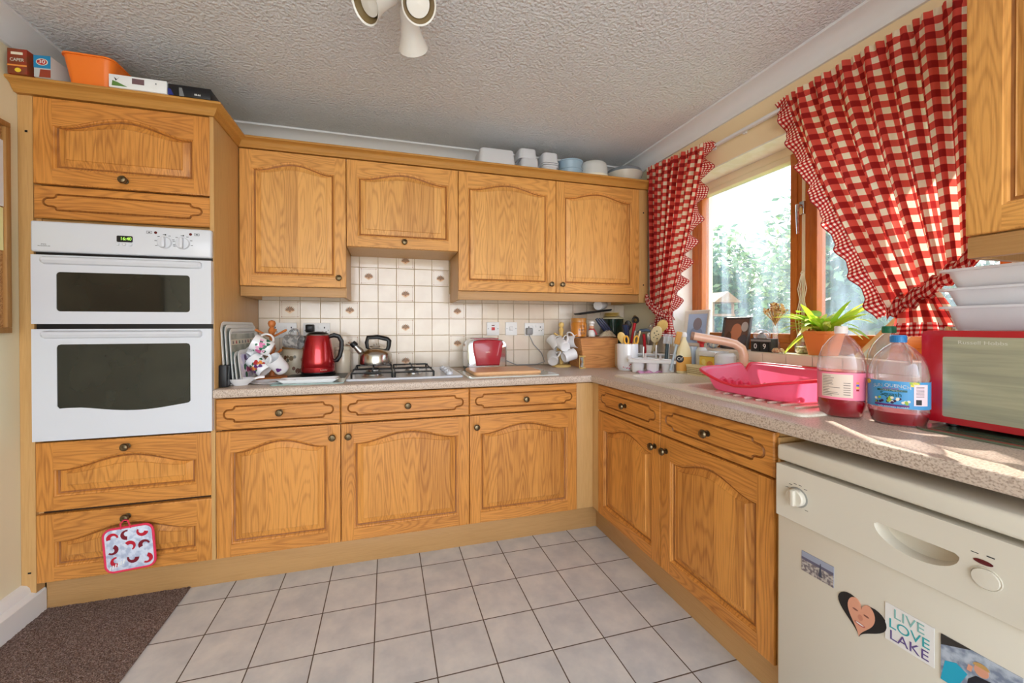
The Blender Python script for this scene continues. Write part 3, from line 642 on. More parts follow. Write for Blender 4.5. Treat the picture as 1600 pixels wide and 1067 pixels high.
plug('grey plug with a cable running down behind the toaster', -.749, 1.092, mat('grey_plug', (150, 150, 150), .4), [(-.745, -.03, 1.05), (-.72, -.03, 1.0), (-.66, -.025, .94), (-.64, -.03, .88), (-.70, -.04, .866), (-.85, -.06, .866), (-.93, -.07, .90), (-.965, -.13, .895)])
# mug trees
def mug_tree(label, x, y, h, m, arms, rb=.07):
    t = thing('mug_tree', label, 'mug tree', (x, y, WT)); b = B()
    b.lathe([(rb, 0), (rb, .008), (rb-.006, .014), (.02, .016), (.0001, .016)], m); b.build('base', t)
    b = B(); s_ = h/.30
    b.lathe([(.013, .016), (.011, .04*s_), (.015, .06*s_), (.011, .08*s_), (.012, .15*s_), (.016, .17*s_), (.012, .19*s_), (.012, .23*s_), (.017, .245*s_), (.012, .258*s_), (.009, .263*s_), (.015, .270*s_), (.0185, .283*s_), (.014, .295*s_), (.0001, .30*s_)], m, seg=20); b.build('post', t)
    for a, z, L in arms:
        b = B(); d = V((cos(R(a)), sin(R(a)), .55)).normalized(); p0 = V((0, 0, z)); b.tube([p0, p0+d*L*.6, p0+d*L*.92, p0+d*L], [.005, .005, .0065, .003], m, 8); b.build('peg', t)
    return t
mug_tree('dark turned wooden mug tree by the red kettle', -2.242, -.30, .298, TREEW, [(200, .21, .085), (-60, .215, .075), (30, .21, .08), (250, .10, .08), (-40, .11, .085), (90, .12, .07)])
mug_tree('pale wooden mug tree beside the wooden box', -.572, -.15, .292, PALEW, [(180, .19, .06), (-80, .18, .06), (0, .19, .065), (215, .09, .07), (-40, .10, .07), (90, .11, .06)], .062)
def mug(label, p, ax, hd, r=.037, h=.082, m=PORC, decor=None, square=None, group=None):
    ax = V(ax).normalized(); hd = V(hd); hd = (hd-ax*hd.dot(ax)).normalized(); T = M.Translation(V(p)) @ M((hd, ax.cross(hd), ax)).transposed().to_4x4() @ M.Translation((0, 0, -h/2))
    t = thing('mug', label, 'mug', p, group=group); T = M.Translation(-V(p)) @ T
    b = B(); b.lathe([(r*.0+.0001, .001), (r*.80, .001), (r*.84, 0), (r*.93, .004), (r*.97, .02), (r*.98, h*.6), (r*1.04, h-.002), (r*1.03, h), (r*.98, h), (r*.92, h*.6), (r*.9, .008), (.0001, .006)], m, T=T, cap0=False, cap1=False); 
    if decor:
        for (a, z, s_, dm) in decor:
            pts = []
            for i in range(10):
                u = 2*pi*i/10; rr = s_*(1+.25*sin(3*u+a)); aa = a+rr*cos(u)/r; pts.append((aa, z*h+rr*sin(u)))
            b.rings([[((r*.985+.0009)*cos(a_), (r*.985+.0009)*sin(a_), z_) for a_, z_ in pts]], dm, T=T, cap0=False)
    b.build('mug_body', t)
    b = B(); b.tube([(r*.96+.030*sin(pi*i/10)*(1 if True else 0), 0, h*.16+(h*.66)*(1-cos(pi*i/10))/2) for i in range(11)], .0046, m, 8, T=T, flat=1.3); b.build('handle', t)
    return t
fl = lambda c0: [(c0, .5, .013, PINK), (c0+.5, .62, .009, mat('pale_pink_print', (236, 176, 206), .3)), (c0-.5, .45, .008, GRN), (c0+.9, .35, .010, GRN), (c0-.2, .75, .006, GRN), (c0+.35, .25, .008, GRN), (c0-.9, .6, .006, PINK), (c0-.7, .3, .007, mat('pale_pink_print')), (c0+1.3, .6, .007, GRN)]
fr_ = lambda c0: [(c0, .55, .013, REDP), (c0+.35, .42, .011, ORP), (c0-.35, .4, .010, PUR), (c0+.1, .28, .009, PUR), (c0+.75, .6, .007, GRN), (c0-.8, .62, .007, GRN), (c0+.6, .3, .006, REDP), (c0-.65, .25, .006, GRN)]
mug('white mug with pink flowers hanging at the upper front of the dark mug tree', (-2.262, -.385, 1.03), (-.86, -.12, .45), (.3, .5, .8), decor=fl(-1.9)+fl(-2.9), r=.039, h=.09)
mug('white mug with its lettered base showing, upper left of the dark mug tree', (-2.315, -.33, .998), (.45, .62, .55), (.5, 0, .8), r=.036)
mug('grey patterned glassy mug hanging behind, at the right of the dark mug tree', (-2.150, -.27, 1.045), (.93, -.28, -.1), (-.2, .2, 1), r=.036, m=mat('grey_mug', (168, 166, 162), .3, mott=(60, (120, 120, 120), .45, .55)))
mug('white mug painted with plums and berries, lower left of the dark mug tree', (-2.275, -.385, .935), (-.62, .25, .62), (.75, -.2, .6), decor=fr_(-2.3)+fr_(-1.2), r=.039, h=.09)
mug('plain white mug with its opening facing out, lower right of the dark mug tree', (-2.195, -.385, .938), (-.42, -.55, .72), (-.5, .5, .3), decor=[(2.6, .4, .012, PUR)], r=.037, h=.088)
mug('translucent grey mug, upper left on the pale mug tree', (-.632, -.17, 1.015), (-.3, .55, .6), (.6, 0, .6), r=.034, m=mat('frosted_mug', (214, 210, 206), .25))
mug('small white mug seen base-on, upper middle of the pale mug tree', (-.598, -.225, 1.005), (-.05, .9, .35), (.3, -.2, .9), r=.036, decor=[(0, .5, .01, GREYP)])
mug('round white mug hanging at the upper right of the pale mug tree', (-.512, -.20, 1.022), (.42, -.85, .1), (-.5, 0, .8), r=.042, h=.075)
mug('glassy mug seen base-on, lower left of the pale mug tree', (-.655, -.20, .918), (.35, .85, .45), (.6, .1, .7), r=.036, m=mat('frosted_mug'), decor=[(0, .5, .01, GREYP)])
mug('square-looking mug with a red and brown picture, lower right of the pale mug tree', (-.560, -.235, .935), (.9, .1, .25), (-.3, .3, .8), r=.036, decor=[(-1.7, .5, .018, REDP), (-1.4, .6, .012, mat('brown_print', (120, 80, 60), .4)), (-2.1, .4, .010, mat('cream_print')), (-1.2, .3, .008, PUR)])
# dish, scalloped plate
t = thing('sauce_dish', 'small white oval dish at the front left end of the worktop', 'dish', (-2.318, -.50, WT)); b = B()
b.lathe([(.028, 0), (.030, .003), (.052, .022), (.060, .030), (.058, .031), (.048, .022), (.026, .006), (.0001, .006)], PORC, sx=1.0, sy=.72); b.build('bowl', t)
b = B(); b.tube([(.052, .0, .027), (.072, .005, .033), (.088, .008, .034), (.094, .009, .032)], [.006, .007, .008, .005], PORC, 8, flat=.5); b.build('handle', t)
b = B(); n = 60; b.rings([[(rr*(1+.04*cos(9*a))*cos(a), rr*.7*(1+.04*cos(9*a))*sin(a), z) for a in [2*pi*i/n for i in range(n)]] for rr, z in ((.055, 0), (.06, .002), (.098, .010), (.1, .012), (.094, .0115), (.058, .005))], PORC)
tag(b.build('plate', loc=(-2.20, -.475, WT)), 'white plate with a scalloped edge in front of the dark mug tree', 'plate')
# kettle group
b = B(); b.prism(rrect(-.155, -.08, .155, .09, .01), .005, mat('green_glass_board', (150, 178, 170), .08, spec=.8, coat=.5)); tag(b.build('chopping_board', loc=(-2.03, -.49, WT)), 'greenish glass board at the worktop edge below the red kettle', 'chopping board')
t_ = frame_T((0, 0, 0), (1, 0, 0), (0, 1, 0)); b = B()
b.rings([[(x*k, y*k, z) for x, y in rrect(-.13, -.052, .13, .052, .012)] for k, z in ((.84, 0), (.86, .002), (1, .014), (1.0, .016), (.97, .016), (.83, .004))], PORC); tag(b.build('serving_dish', loc=(-2.03, -.505, WT+.0055)), 'long shallow white dish lying on the glass board', 'dish')
b = B(); b.prism(rrect(-.16, -.07, .13, .13, .012), .004, mat('dark_green_mat', (34, 44, 38), .35)); tag(b.build('place_mat', loc=(-2.02, -.30, WT)), 'dark glossy mat under the red kettle', 'mat')
KR = mat('metallic_red_paint', (176, 30, 36), .22, .55, coat=.6); 
t = thing('electric_kettle', 'metallic red electric kettle with black handle and lid', 'kettle', (-2.035, -.24, WT+.0045))
b = B(); b.lathe([(.088, 0), (.088, .008), (.080, .012), (.0001, .012)], BLACKP, seg=40); b.build('power_base', t)
b = B(); b.lathe([(.080, .0125), (.0835, .016), (.0835, .022)], BLACKP, seg=48, cap1=False); b.lathe([(.0835, .022), (.0838, .045), (.0825, .046), (.0835, .0475), (.0815, .08), (.0755, .13), (.066, .18), (.0575, .212), (.0555, .216)], KR, seg=48, cap0=False, cap1=True); b.build('body', t)
b = B(); b.lathe([(.0556, .216), (.052, .222), (.040, .229), (.02, .233), (.0001, .234)], BLACKP, seg=32); b.lathe([(.0575, .213), (.0585, .216), (.056, .219)], STEEL, seg=40, cap0=False, cap1=False); b.build('lid', t)
b = B(); b.rings([[(-.045-k*.030-.0, -.022*(1-k*.75), z1) , (-.045-k*.045, 0, z1+.002), (-.045-k*.030, .022*(1-k*.75), z1), (-.030, .022, z1), (-.030, -.022, z1)] for k, z1 in ((.55, .13), (.6, .16), (.8, .19), (1.0, .212))], STEEL); b.build('spout', t)
b = B(); b.tube([(.052, .0, .205), (.080, 0, .214), (.104, 0, .206), (.118, 0, .18), (.117, 0, .14), (.108, 0, .10), (.094, 0, .078), (.078, 0, .074)], [.010, .012, .012, .0115, .0115, .0115, .011, .008], BLACKP, 10, flat=1.1); b.build('handle', t)
text('kettle', .010, mat('silver_print', (220, 200, 190), .3, .5), frame_T((.038, -.0760, .034), (.92, .39, 0), (0, 0, 1)), t, 'maker_mark', ext=.0003, wx=1.5)
t = thing('storage_canister', 'cream canister printed with brown leaves, behind the dark mug tree', 'canister', (-2.175, -.105, WT)); b = B(); CANM = mat('cream_canister', (216, 204, 178), .35)
b.lathe([(.062, 0), (.065, .004), (.065, .135), (.062, .14), (.0001, .14)], CANM, seg=36)
for k in range(26):
    a = -2.6+random.random()*2.2; z = .02+random.random()*.08; s_ = .007+random.random()*.006
    b.rings([[(.0656*cos(a+s_*cos(u)/.065), .0656*sin(a+s_*cos(u)/.065), z+s_*1.2*sin(u)) for u in [2*pi*i/7 for i in range(7)]]], (mat('brown_print'), mat('tile_motif_olive'), mat('grey_leaf', (120, 116, 100), .4))[k % 3], cap0=False)
b.build('canister_body', t); b = B(); b.lathe([(.064, .1405), (.064, .152), (.05, .158), (.0001, .16)], mat('cork_lid', (176, 138, 92), .7), seg=32); b.build('lid', t)
t = thing('glass_canister', 'pale ribbed storage jar right of the red kettle', 'jar', (-1.925, -.10, WT)); b = B(); b.lathe([(.042, 0), (.044, .004), (.044, .12), (.040, .13), (.0001, .13)], mat('cream_glass', (226, 212, 188), .12, alpha=1, coat=.6), seg=32); b.build('jar_body', t)
b = B(); b.lathe([(.043, .1305), (.043, .148), (.02, .152), (.0001, .152)], mat('cream_print'), seg=28); b.build('lid', t); b = B(); b.tube([(-.04, -.02, .165), (-.02, -.03, .172), (.02, -.03, .170), (.044, -.02, .158)], .003, mat('cream_print'), 6); b.build('handle', t)
# ---------------------------------------------------------------- hob
t = thing('gas_hob', 'white gas hob with four burners and black pan supports', 'hob', (-1.585, -.29, WT)); b = B(); HW = WHITE
b.rings([[(x*k, y*k, z) for x, y in rrect(-.285, -.235, .285, .235, .012)] for k, z in ((.985, 0), (1, .003), (1, .008), (.985, .012), (.97, .010))], HW); b.build('hob_plate', t)
IRON = mat('cast_black_iron', (24, 24, 26), .5, bump=(200, .2, .001))
BP = [(-.165, .10), (.04, .10), (-.165, -.11), (.04, -.11)]
for (x, y), r in zip(BP, (.036, .03, .045, .03)):
    b = B(); b.lathe([(r*1.25, .0095), (r*1.2, .013), (r, .015), (r*.95, .022), (.0001, .022)], STEEL, c=(x, y, 0)); b.lathe([(r, .022), (r*1.02, .026), (r*.9, .029), (.0001, .029)], IRON, c=(x, y, 0)); b.build('burner', t)
for x in (-.165, .04):
    b = B(); q = .096; z = .036
    b.tube([(x-q, -.21, z), (x+q, -.21, z), (x+q, .20, z), (x-q, .20, z)], .0042, IRON, 6, closed=True)
    for y in (-.11, .10):
        for a in (0, 90, 180, 270): c_, s_ = cos(R(a)), sin(R(a)); b.tube([(x+c_*q, y+s_*q, z), (x+c_*q, y+s_*q, z+.008), (x+c_*.03, y+s_*.03, z+.008)], .004, IRON, 6)
    b.tube([(x-q, -.005, z), (x+q, -.005, z)], .004, IRON, 6)
    for cx_, cy_ in ((-q, -.21), (q, -.21), (q, .20), (-q, .20)): b.tube([(x+cx_, cy_, z), (x+cx_, cy_, .011)], .005, IRON, 6)
    b.build('pan_support', t)
for k in range(4): b = B(); b.lathe([(.018, .0105), (.0185, .014), (.016, .027), (.0001, .028)], HW, c=(.225, -.16+.085*k, 0), seg=20); b.box(.222, -.176+.085*k, .026, .228, -.144+.085*k, .032, HW, .001); b.build('knob', t)
t = thing('whistling_kettle', 'brushed steel stovetop kettle standing on the hob', 'kettle', (-1.742, -.20, WT+.0482)); b = B()
b.lathe([(.070, 0), (.078, .006), (.079, .012), (.077, .055), (.072, .066), (.060, .080), (.040, .092), (.022, .097), (.0001, .098)], mat('kettle_steel', (196, 192, 186), .2, 1), seg=48); KT = t; b.build('body', t)
b = B(); b.lathe([(.026, .096), (.024, .102), (.010, .104), (.008, .112), (.0001, .114)], STEEL); b.build('lid', t)
b = B(); b.tube([(-.055, 0, .060), (-.075, 0, .082), (-.092, 0, .104)], [.020, .016, .013], STEEL, 14); b.build('spout', t)
b = B(); b.tube([(-.090, 0, .1015), (-.100, 0, .114), (-.106, 0, .121)], [.0165, .017, .014], BLACKP, 12); b.build('spout_whistle', t)
b = B(); b.tube([(-.036, 0, .088), (-.040, 0, .12), (-.034, 0, .147), (.010, 0, .150), (.055, 0, .138), (.064, 0, .128), (.062, 0, .10), (.056, 0, .078)], [.007, .008, .009, .0095, .0095, .009, .008, .007], BLACKP, 10, flat=1.3); b.build('handle', t); t.scale = (1.18, 1.18, 1.05)
# ---------------------------------------------------------------- toaster
t = thing('toaster', 'red two-slot toaster with chrome ends', 'toaster', (-1.10, -.175, WT)); b = B()
def tp(w2, h0, h1, r=.05): return [(-w2, h0), (w2, h0)]+[(w2-.012-(r-.012)*(1-cos(R(a))) if 0 else w2-r+r*cos(R(a)), h1-r+r*sin(R(a))) for a in range(0, 91, 10)]+[(-w2+r-r*sin(R(a)), h1-r+r*cos(R(a))) for a in range(0, 91, 10)]
b.rings([[(x, y, z) for x, z in tp(.122-d, .022, .188-d)] for d, y in ((.012, -.078), (.002, -.072), (0, -.06), (0, .06), (.002, .072), (.012, .078))], CHROME); b.build('chrome_shell', t, ang=30)
b = B(); P = [(-.068, .030), (.072, .030)]+[(.090-.002*i, .03+.0) for i in range(0)]+[(.088, .12), (.092, .160), (.085, .176), (.06, .183), (0, .186), (-.06, .183), (-.085, .176), (-.092, .160), (-.088, .12)]
b.rings([[(x, -.0782, z) for x, z in P], [(x*.995, -.084, .108+(z-.108)*.985) for x, z in P], [(x*.9, -.090, .108+(z-.108)*.9) for x, z in P]], mat('toaster_red', (168, 36, 50), .3, coat=.5)); b.box(-.075, -.055, .1865, .075, .055, .192, mat('toaster_red')); b.build('red_panel', t)
b = B(); b.box(-.118, -.082, .003, .118, .078, .021, mat('grey_rubber', (70, 78, 82), .5), .004)
for x in (-.09, .09): b.box(x-.015, -.07, 0, x+.015, .07, .003, BLACKP)
b.build('base', t)
b = B(); b.box(-.060, -.032, .1915, .060, -.014, .1925, BLACKP); b.box(-.060, .014, .1915, .060, .032, .1925, BLACKP); b.build('slots', t)
b = B(); b.box(.1225, -.02, .10, .138, .02, .112, BLACKP, .003); b.build('lever', t); text('toaster', .008, mat('silver_print'), frame_T((0, -.0902, .112), (1, 0, 0), (0, 0, 1)), t, 'maker_mark', wx=1.3)
# boards
b = B(); b.prism(rrect(-.25, -.17, .25, .17, .012), .005, mat('pale_glass_board', (214, 222, 216), .08, coat=.6)); tag(b.build('chopping_board', loc=(-1.03, -.40, WT)), 'pale glass board at the front edge below the toaster', 'chopping board')
b = B(); b.rings([[(x*k, y*k, z) for x, y in rrect(-.19, -.13, .19, .13, .025)] for k, z in ((.98, 0), (1, .004), (1, .014), (.98, .018))], oak('board_wood', (226, 176, 128), (204, 146, 96), 'X', figure=.4)); tag(b.build('chopping_board', loc=(-1.05, -.39, WT+.0055)), 'pinkish wooden board lying on the pale glass board', 'chopping board')
# egg timer
t = thing('egg_timer', 'small sand timer with wooden ends beside the wooden box', 'egg timer', (-.455, -.225, WT) if False else (-.50, -.30, WT))
b = B(); b.lathe([(.020, 0), (.022, .003), (.020, .008), (.0001, .008)], PALEW, seg=18); b.lathe([(.020, .072), (.022, .076), (.020, .080), (.0001, .080)], PALEW, seg=18)
for a in (30, 150, 270): b.tube([(.017*cos(R(a)), .017*sin(R(a)), .008), (.017*cos(R(a)), .017*sin(R(a)), .072)], .002, PALEW, 6)
b.build('wooden_stand', t); b = B(); b.lathe([(.011, .0085), (.012, .02), (.003, .040), (.012, .060), (.011, .0715)], mat('clear_glass_bulb', (230, 232, 230), .05, trans=.7), seg=16); b.build('glass_bulb', t)
# wooden box and what stands on it
BX = oak('rough_pine_box', (224, 160, 98), (160, 96, 50), 'X', figure=.9)
t = thing('wooden_box', 'flared wooden box in the corner carrying a jar, figurine and pans', 'box', (-.362, -.19, WT))
b = B(); h = .182
for y0, y1 in ((-.10, -.088), (.088, .10)):
    b.rings([[(-.118, y0, 0), (.108, y0, 0), (.122, y0*1.02, h), (-.145, y0*1.02, h)], [(-.118, y1, 0), (.108, y1, 0), (.122, y1*1.02, h), (-.145, y1*1.02, h)]], BX)
b.rings([[(-.118, -.088, 0), (-.106, -.088, 0), (-.133, -.088, h), (-.145, -.088, h)], [(-.118, .088, 0), (-.106, .088, 0), (-.133, .088, h), (-.145, .088, h)]], BX); b.rings([[(.108, -.088, 0), (.096, -.088, 0), (.110, -.088, h), (.122, -.088, h)], [(.108, .088, 0), (.096, .088, 0), (.110, .088, h), (.122, .088, h)]], BX)
b.box(-.106, -.088, .002, .096, .088, .010, BX); b.build('box_sides', t); b = B(); b.box(-.143, -.10, h+.0005, .120, .10, h+.006, BX, .001); b.build('lid', t)
ZX = WT+.1885
b = B(); b.rings([[(x*k, y*k, z) for x, y in rrect(-.115, -.075, .115, .075, .02)] for k, z in ((.9, 0), (.97, .003), (1, .010), (.97, .010), (.9, .004))], CHROME); tag(b.build('metal_tray', loc=(-.365, -.20, ZX)), 'shallow silvery tray on top of the wooden box', 'tray')
ZY = ZX+.0045
t = thing('sweet_jar', 'amber glass jar with dark lettering on the wooden box', 'jar', (-.468, -.19, ZX+.0105-.004)); AMB = mat('amber_glass', (204, 128, 44), .1, coat=.7)
b = B(); b.lathe([(.048, 0), (.052, .004), (.053, .085), (.048, .095), (.0001, .095)], AMB, seg=32); b.build('jar_body', t); b = B(); b.lathe([(.050, .0955), (.050, .118), (.047, .122), (.0001, .122)], mat('amber_lid', (190, 130, 60), .3, coat=.4), seg=32); b.build('lid', t)
def wrap(r): return lambda p: V((r*sin(p.x/r), -r*cos(p.x/r)-p.z, p.y))
for k, s_ in enumerate(('BEST', 'SWEETS', 'JAR')): text('IIIHI' if 0 else ('TTTII', 'TAIITT', 'TIITA')[k], .019, mat('brown_ink', (70, 40, 20), .5), M.Translation((0, 0, .066-.022*k)), t, 'printed_band', bend=wrap(.0534), wx=.9)
t = thing('chef_figurine', 'small white-hatted chef figurine with a red scarf on the wooden box', 'figurine', (-.398, -.235, ZY)); b = B()
b.lathe([(.020, 0), (.022, .01), (.024, .03), (.018, .046), (.012, .052)], WPL, seg=18); b.build('body', t); b = B(); b.lathe([(.010, .052), (.016, .060), (.016, .070), (.010, .077), (.0001, .078)], mat('skin_paint', (222, 170, 136), .5), seg=16); b.build('head', t)
b = B(); b.lathe([(.014, .074), (.014, .084), (.020, .090), (.019, .100), (.010, .106), (.0001, .106)], WPL, seg=16); b.build('hat', t); b = B(); b.lathe([(.017, .048), (.020, .051), (.017, .055)], REDP, seg=16, cap0=False, cap1=False); b.tube([(.006, -.017, .050), (.014, -.024, .035), (.022, -.026, .016)], [.004, .006, .005], REDP, 8); b.build('scarf', t)
DGN = mat('dark_green_enamel', (20, 44, 34), .2, coat=.6)
t = thing('casserole_pot', 'dark green lidded pot in the back corner', 'pot', (-.150, -.092, WT)); b = B(); b.lathe([(.060, 0), (.066, .006), (.070, .31), (.071, .314), (.0001, .314)], DGN, seg=40); b.build('pot_body', t)
b = B(); b.lathe([(.073, .3145), (.073, .322), (.05, .330), (.0001, .332)], mat('cream_enamel_lid', (206, 196, 160), .3), seg=36); b.build('lid', t)
# shift box away: pot stands behind it
for k in range(3): b = B(); b.lathe([(.030, 0), (.052-.002*k, .005), (.054-.002*k, .008), (.030, .004)], mat('straw_plate', (226, 196, 110), .5), seg=32); tag(b.build('wicker_saucer', loc=(-.16, -.095, WT+.3325+.0085*k)), ('lowest', 'middle', 'topmost')[k]+' yellow saucer in the small pile on the dark green pot', 'saucer', 'yellow saucers on the dark green pot')
b = B(); T = M.Rotation(R(-7), 4, 'Y'); b.rings([[(x*k, y*k, z) for x, y in rrect(-.125, -.05, .125, .05, .02)] for k, z in ((.95, 0), (1, .006), (1, .012), (.96, .012), (.92, .004))], BLACKP, T=T); tag(b.build('baking_tray', loc=(-.325, -.125, 1.212)), 'black tray slanting between the amber jar and the corner pot', 'tray')
t = thing('mug', 'plain white mug lying on its side on the slanting black tray', 'mug', (-.262, -.115, 1.268), R(38)); T = M.Rotation(R(-7), 4, 'Y') @ M.Rotation(R(90), 4, 'Y')
b = B(); b.lathe([(.0001, -.05), (.030, -.05), (.033, -.044), (.035, .045), (.033, .048), (.030, .045), (.029, -.04), (.0001, -.042)], PORC, T=T, seg=28, cap0=False, cap1=False); b.build('mug_body', t); b = B(); b.tube([(-.01, .034, -.025), (-.01, .055, -.01), (-.01, .055, .015), (-.01, .034, .03)], .0045, PORC, 8, T=T); b.build('handle', t)
for k in range(3):
    t = thing('kitchen_knife', ('leftmost', 'middle', 'rightmost')[k]+' of three black-handled knives lying tilted on the wooden box', 'knife', (-.335+.022*k, -.245+.006*k, ZY+.075), group='black-handled knives on the wooden box'); b = B()
    b.tube([(-.030, .01, .045), (-.01, .005, .018), (.018, 0, -.018), (.028, -.002, -.034)], [.009, .011, .0115, .009], mat('navy_black_handle', (34, 44, 72), .2), 10); b.build('handle', t); b = B(); b.box(-.001, -.008, -.075, .001, .008, .0, CHROME, T=M.Translation((.03, -.002, -.03)) @ M.Rotation(R(-35), 4, 'Y') @ M.Scale(.45, 4, V((0, 0, 1)))); b.build('blade', t)
b = B(); b.lathe([(.055, 0), (.048, .012), (.03, .03), (.012, .045), (.0001, .048)], mat('crumpled_bag', (196, 180, 150), .3, bump=(60, 1, .02)), sx=1.15, sy=.55, seg=28); tag(b.build('food_bag', loc=(-.285, -.24, ZY+.0005)), 'crumpled beige bag at the right of the wooden box top', 'bag')
# ---------------------------------------------------------------- utensils in pots
def pot(label, x, y, r, h, m=PORC, spots=False, z=WT):
    t = thing('utensil_pot', label, 'pot', (x, y, z)); b = B()
    b.lathe([(.0001, 0), (r*.86, 0), (r*.97, .012), (r, .03), (r, h-.003), (r*.985, h), (r*.93, h), (r*.92, .02), (.0001, .012)], m, seg=36, cap0=False, cap1=False); b.build('pot_body', t)
    if spots:
        b = B()
        for k in range(46):
            a = -pi/2-1.0+random.random()*1.8; zz = .012+random.random()**1.5*.055; s_ = .0016+random.random()*.0022; rr = r*1.002 if zz > .03 else r*(.97+.03*max(0, zz-.012)/.018)+.0008
            b.rings([[(rr*cos(a+s_*cos(u)/r), rr*sin(a+s_*cos(u)/r), zz+s_*sin(u)) for u in [2*pi*i/6 for i in range(6)]]], (PINK, mat('rose_print', (196, 110, 110), .4), REDP)[k % 3], cap0=False)
        b.build('speckled_print', t)
    return t
pot('white utensil pot with a pink speckled pattern, holding scissors and knives', -.272, -.44, .062, .158, spots=True)
pot('slim cream pot mostly hidden behind the pink-speckled utensil pot', -.222, -.318, .05, .150, mat('cream_pot', (214, 196, 160), .3))
pot('plain white utensil pot behind the cutlery drainer', -.075, -.375, .058, .145, mat('offwhite_pot', (226, 218, 208), .35))
pot('dark brown utensil pot between the two white ones', -.155, -.285, .045, .15, mat('dark_brown_pot', (46, 34, 30), .35))
def stick(name, label, cat, p0, p1, r, m, head=None, hm=None, group=None):
    p0 = V(p0); p1 = V(p1); t = thing(name, label, cat, p0, group=group); b = B(); b.tube([(0, 0, 0), (p1-p0)*.5, p1-p0], r, m, 10); b.build('handle', t)
    if head:
        d = (p1-p0).normalized(); side = V((.8, -.6, 0)); side = (side-d*side.dot(d)).normalized(); T = M.Translation(p1-p0) @ M((side, d.cross(side)*-1 if 0 else side.cross(d)*-1, d)).transposed().to_4x4(); b = B(); head(b, T, hm); b.build('head', t)
    return t
def spoon(b, T, m): b.rings([[(.0045*0+w_*cos(u), d_*sin(u)+y_, z) for u in [2*pi*i/16 for i in range(16)]] for w_, d_, y_, z in ((.004, .003, 0, -.004), (.012, .004, 0, .008), (.021, .0055, 0, .026), (.023, .006, 0, .040), (.018, .005, 0, .056), (.006, .003, 0, .066))], m, T=T)
def slotted(b, T, m):
    b.rings([[(w_*cos(u), .0025*sin(u), z) for u in [2*pi*i/16 for i in range(16)]] for w_, z in ((.006, -.004), (.022, .014), (.031, .045), (.031, .075), (.022, .102), (.008, .112))], m, T=T)
    for x, z in ((-.010, .035), (.010, .03), (0, .05), (-.012, .065), (.012, .06), (0, .08)): b.box(x-.003, -.0034, z-.003, x+.003, .0034, z+.003, BLACKP, .001, T)
def whisk(b, T, m):
    for k in range(4):
        a = pi*k/4; b.tube([(.027*sin(pi*i/12)*cos(a)*(1 if i < 13 else 1)*(1), .027*sin(pi*i/12)*sin(a), .085*(1-cos(pi*i/12))/2) for i in range(13)], .0011, m, 5, T=T); b.tube([(-.027*sin(pi*i/12)*cos(a), -.027*sin(pi*i/12)*sin(a), .085*(1-cos(pi*i/12))/2) for i in range(13)], .0011, m, 5, T=T)
def ladle(b, T, m): b.lathe([(.0001, .0), (.022, .004), (.036, .018), (.040, .034), (.037, .034), (.032, .019), (.018, .008), (.0001, .004)], m, T=T @ M.Rotation(R(75), 4, 'X'), seg=24, cap0=False, cap1=False)
def turner(b, T, m): b.box(-.030, -.0015, 0, .030, .0015, .075, m, .001, T)
def brush(b, T, m):
    b.box(-.014, -.008, 0, .014, .008, .07, mat('brush_head', (214, 160, 84), .6), .004, T)
    for i in range(7):
        for j in range(3): b.box(-.012+.004*i-.0015, .008, .006+j*.022, -.012+.004*i+.0015, .026, .020+j*.022, m, T=T)
NB = mat('navy_black_handle')
ORH = mat('orange_plastic', (236, 176, 64), .35)
stick('kitchen_knife', 'tall dark-blue handled knife leaning left in the pink-speckled pot', 'knife', (-.255, -.43, WT+.03), (-.305, -.46, WT+.275), [.008, .011, .015], NB)
stick('kitchen_knife', 'shorter dark-handled knife leaning right in the pink-speckled pot', 'knife', (-.275, -.42, WT+.03), (-.270, -.43, WT+.268), [.008, .010, .014], NB)
stick('wooden_spoon', 'pale wooden spoon rising at the left of the pink-speckled pot', 'spoon', (-.28, -.44, WT+.02), (-.318, -.455, WT+.165), .005, PALEW, spoon, PALEW)
stick('spatula', 'black spatula behind the scissors in the pink-speckled pot', 'spatula', (-.27, -.41, WT+.03), (-.232, -.385, WT+.25), .007, BLACKP)
stick('spoon', 'steel spoon handle with loop end in the pink-speckled pot', 'spoon', (-.27, -.45, WT+.02), (-.205, -.42, WT+.235), [.003, .004, .0055], STEEL)
stick('spatula', 'cream-handled spatula curving right from the pink-speckled pot', 'spatula', (-.255, -.455, WT+.03), (-.195, -.455, WT+.235), [.004, .005, .006], mat('cream_handle', (232, 214, 170), .4))
t = thing('scissors', 'orange-handled scissors upright in the pink-speckled pot', 'scissors', (-.270, -.475, WT+.10)); b = B()
for s_ in (-1, 1):
    b.tube([(s_*.022+.014*cos(u), 0, .085+.024*sin(u)) for u in [2*pi*i/16+(.3 if s_ > 0 else 0) for i in range(16)]], .0055, ORH, 8, closed=True, T=M.Rotation(R(s_*8), 4, 'Y')); b.tube([(s_*.014, 0, .062), (s_*.004, 0, .045), (-s_*.002, 0, .03)], .0055, ORH, 8)
b.build('handle', t); b = B()
for s_ in (-1, 1): b.box(-.006, s_*.0012-.001, -.09, .006, s_*.0012+.001, .035, STEEL, T=M.Rotation(R(s_*3), 4, 'Y'))
b.build('blade', t)
RDP = mat('red_handle', (196, 36, 46), .3)
stick('ladle', 'black ladle in the dark brown pot', 'ladle', (-.155, -.285, WT+.03), (-.175, -.305, WT+.235), .006, BLACKP, spoon, BLACKP)
stick('potato_masher', 'black masher with a red and white loop handle, behind the white pot', 'masher', (-.165, -.29, WT+.03), (-.150, -.34, WT+.285), [.005, .008, .010], RDP, lambda b, T, m: b.tube([(.016*cos(u), 0, .018+.018*sin(u)) for u in [2*pi*i/14 for i in range(14)]], .007, BLACKP, 8, closed=True, T=T))
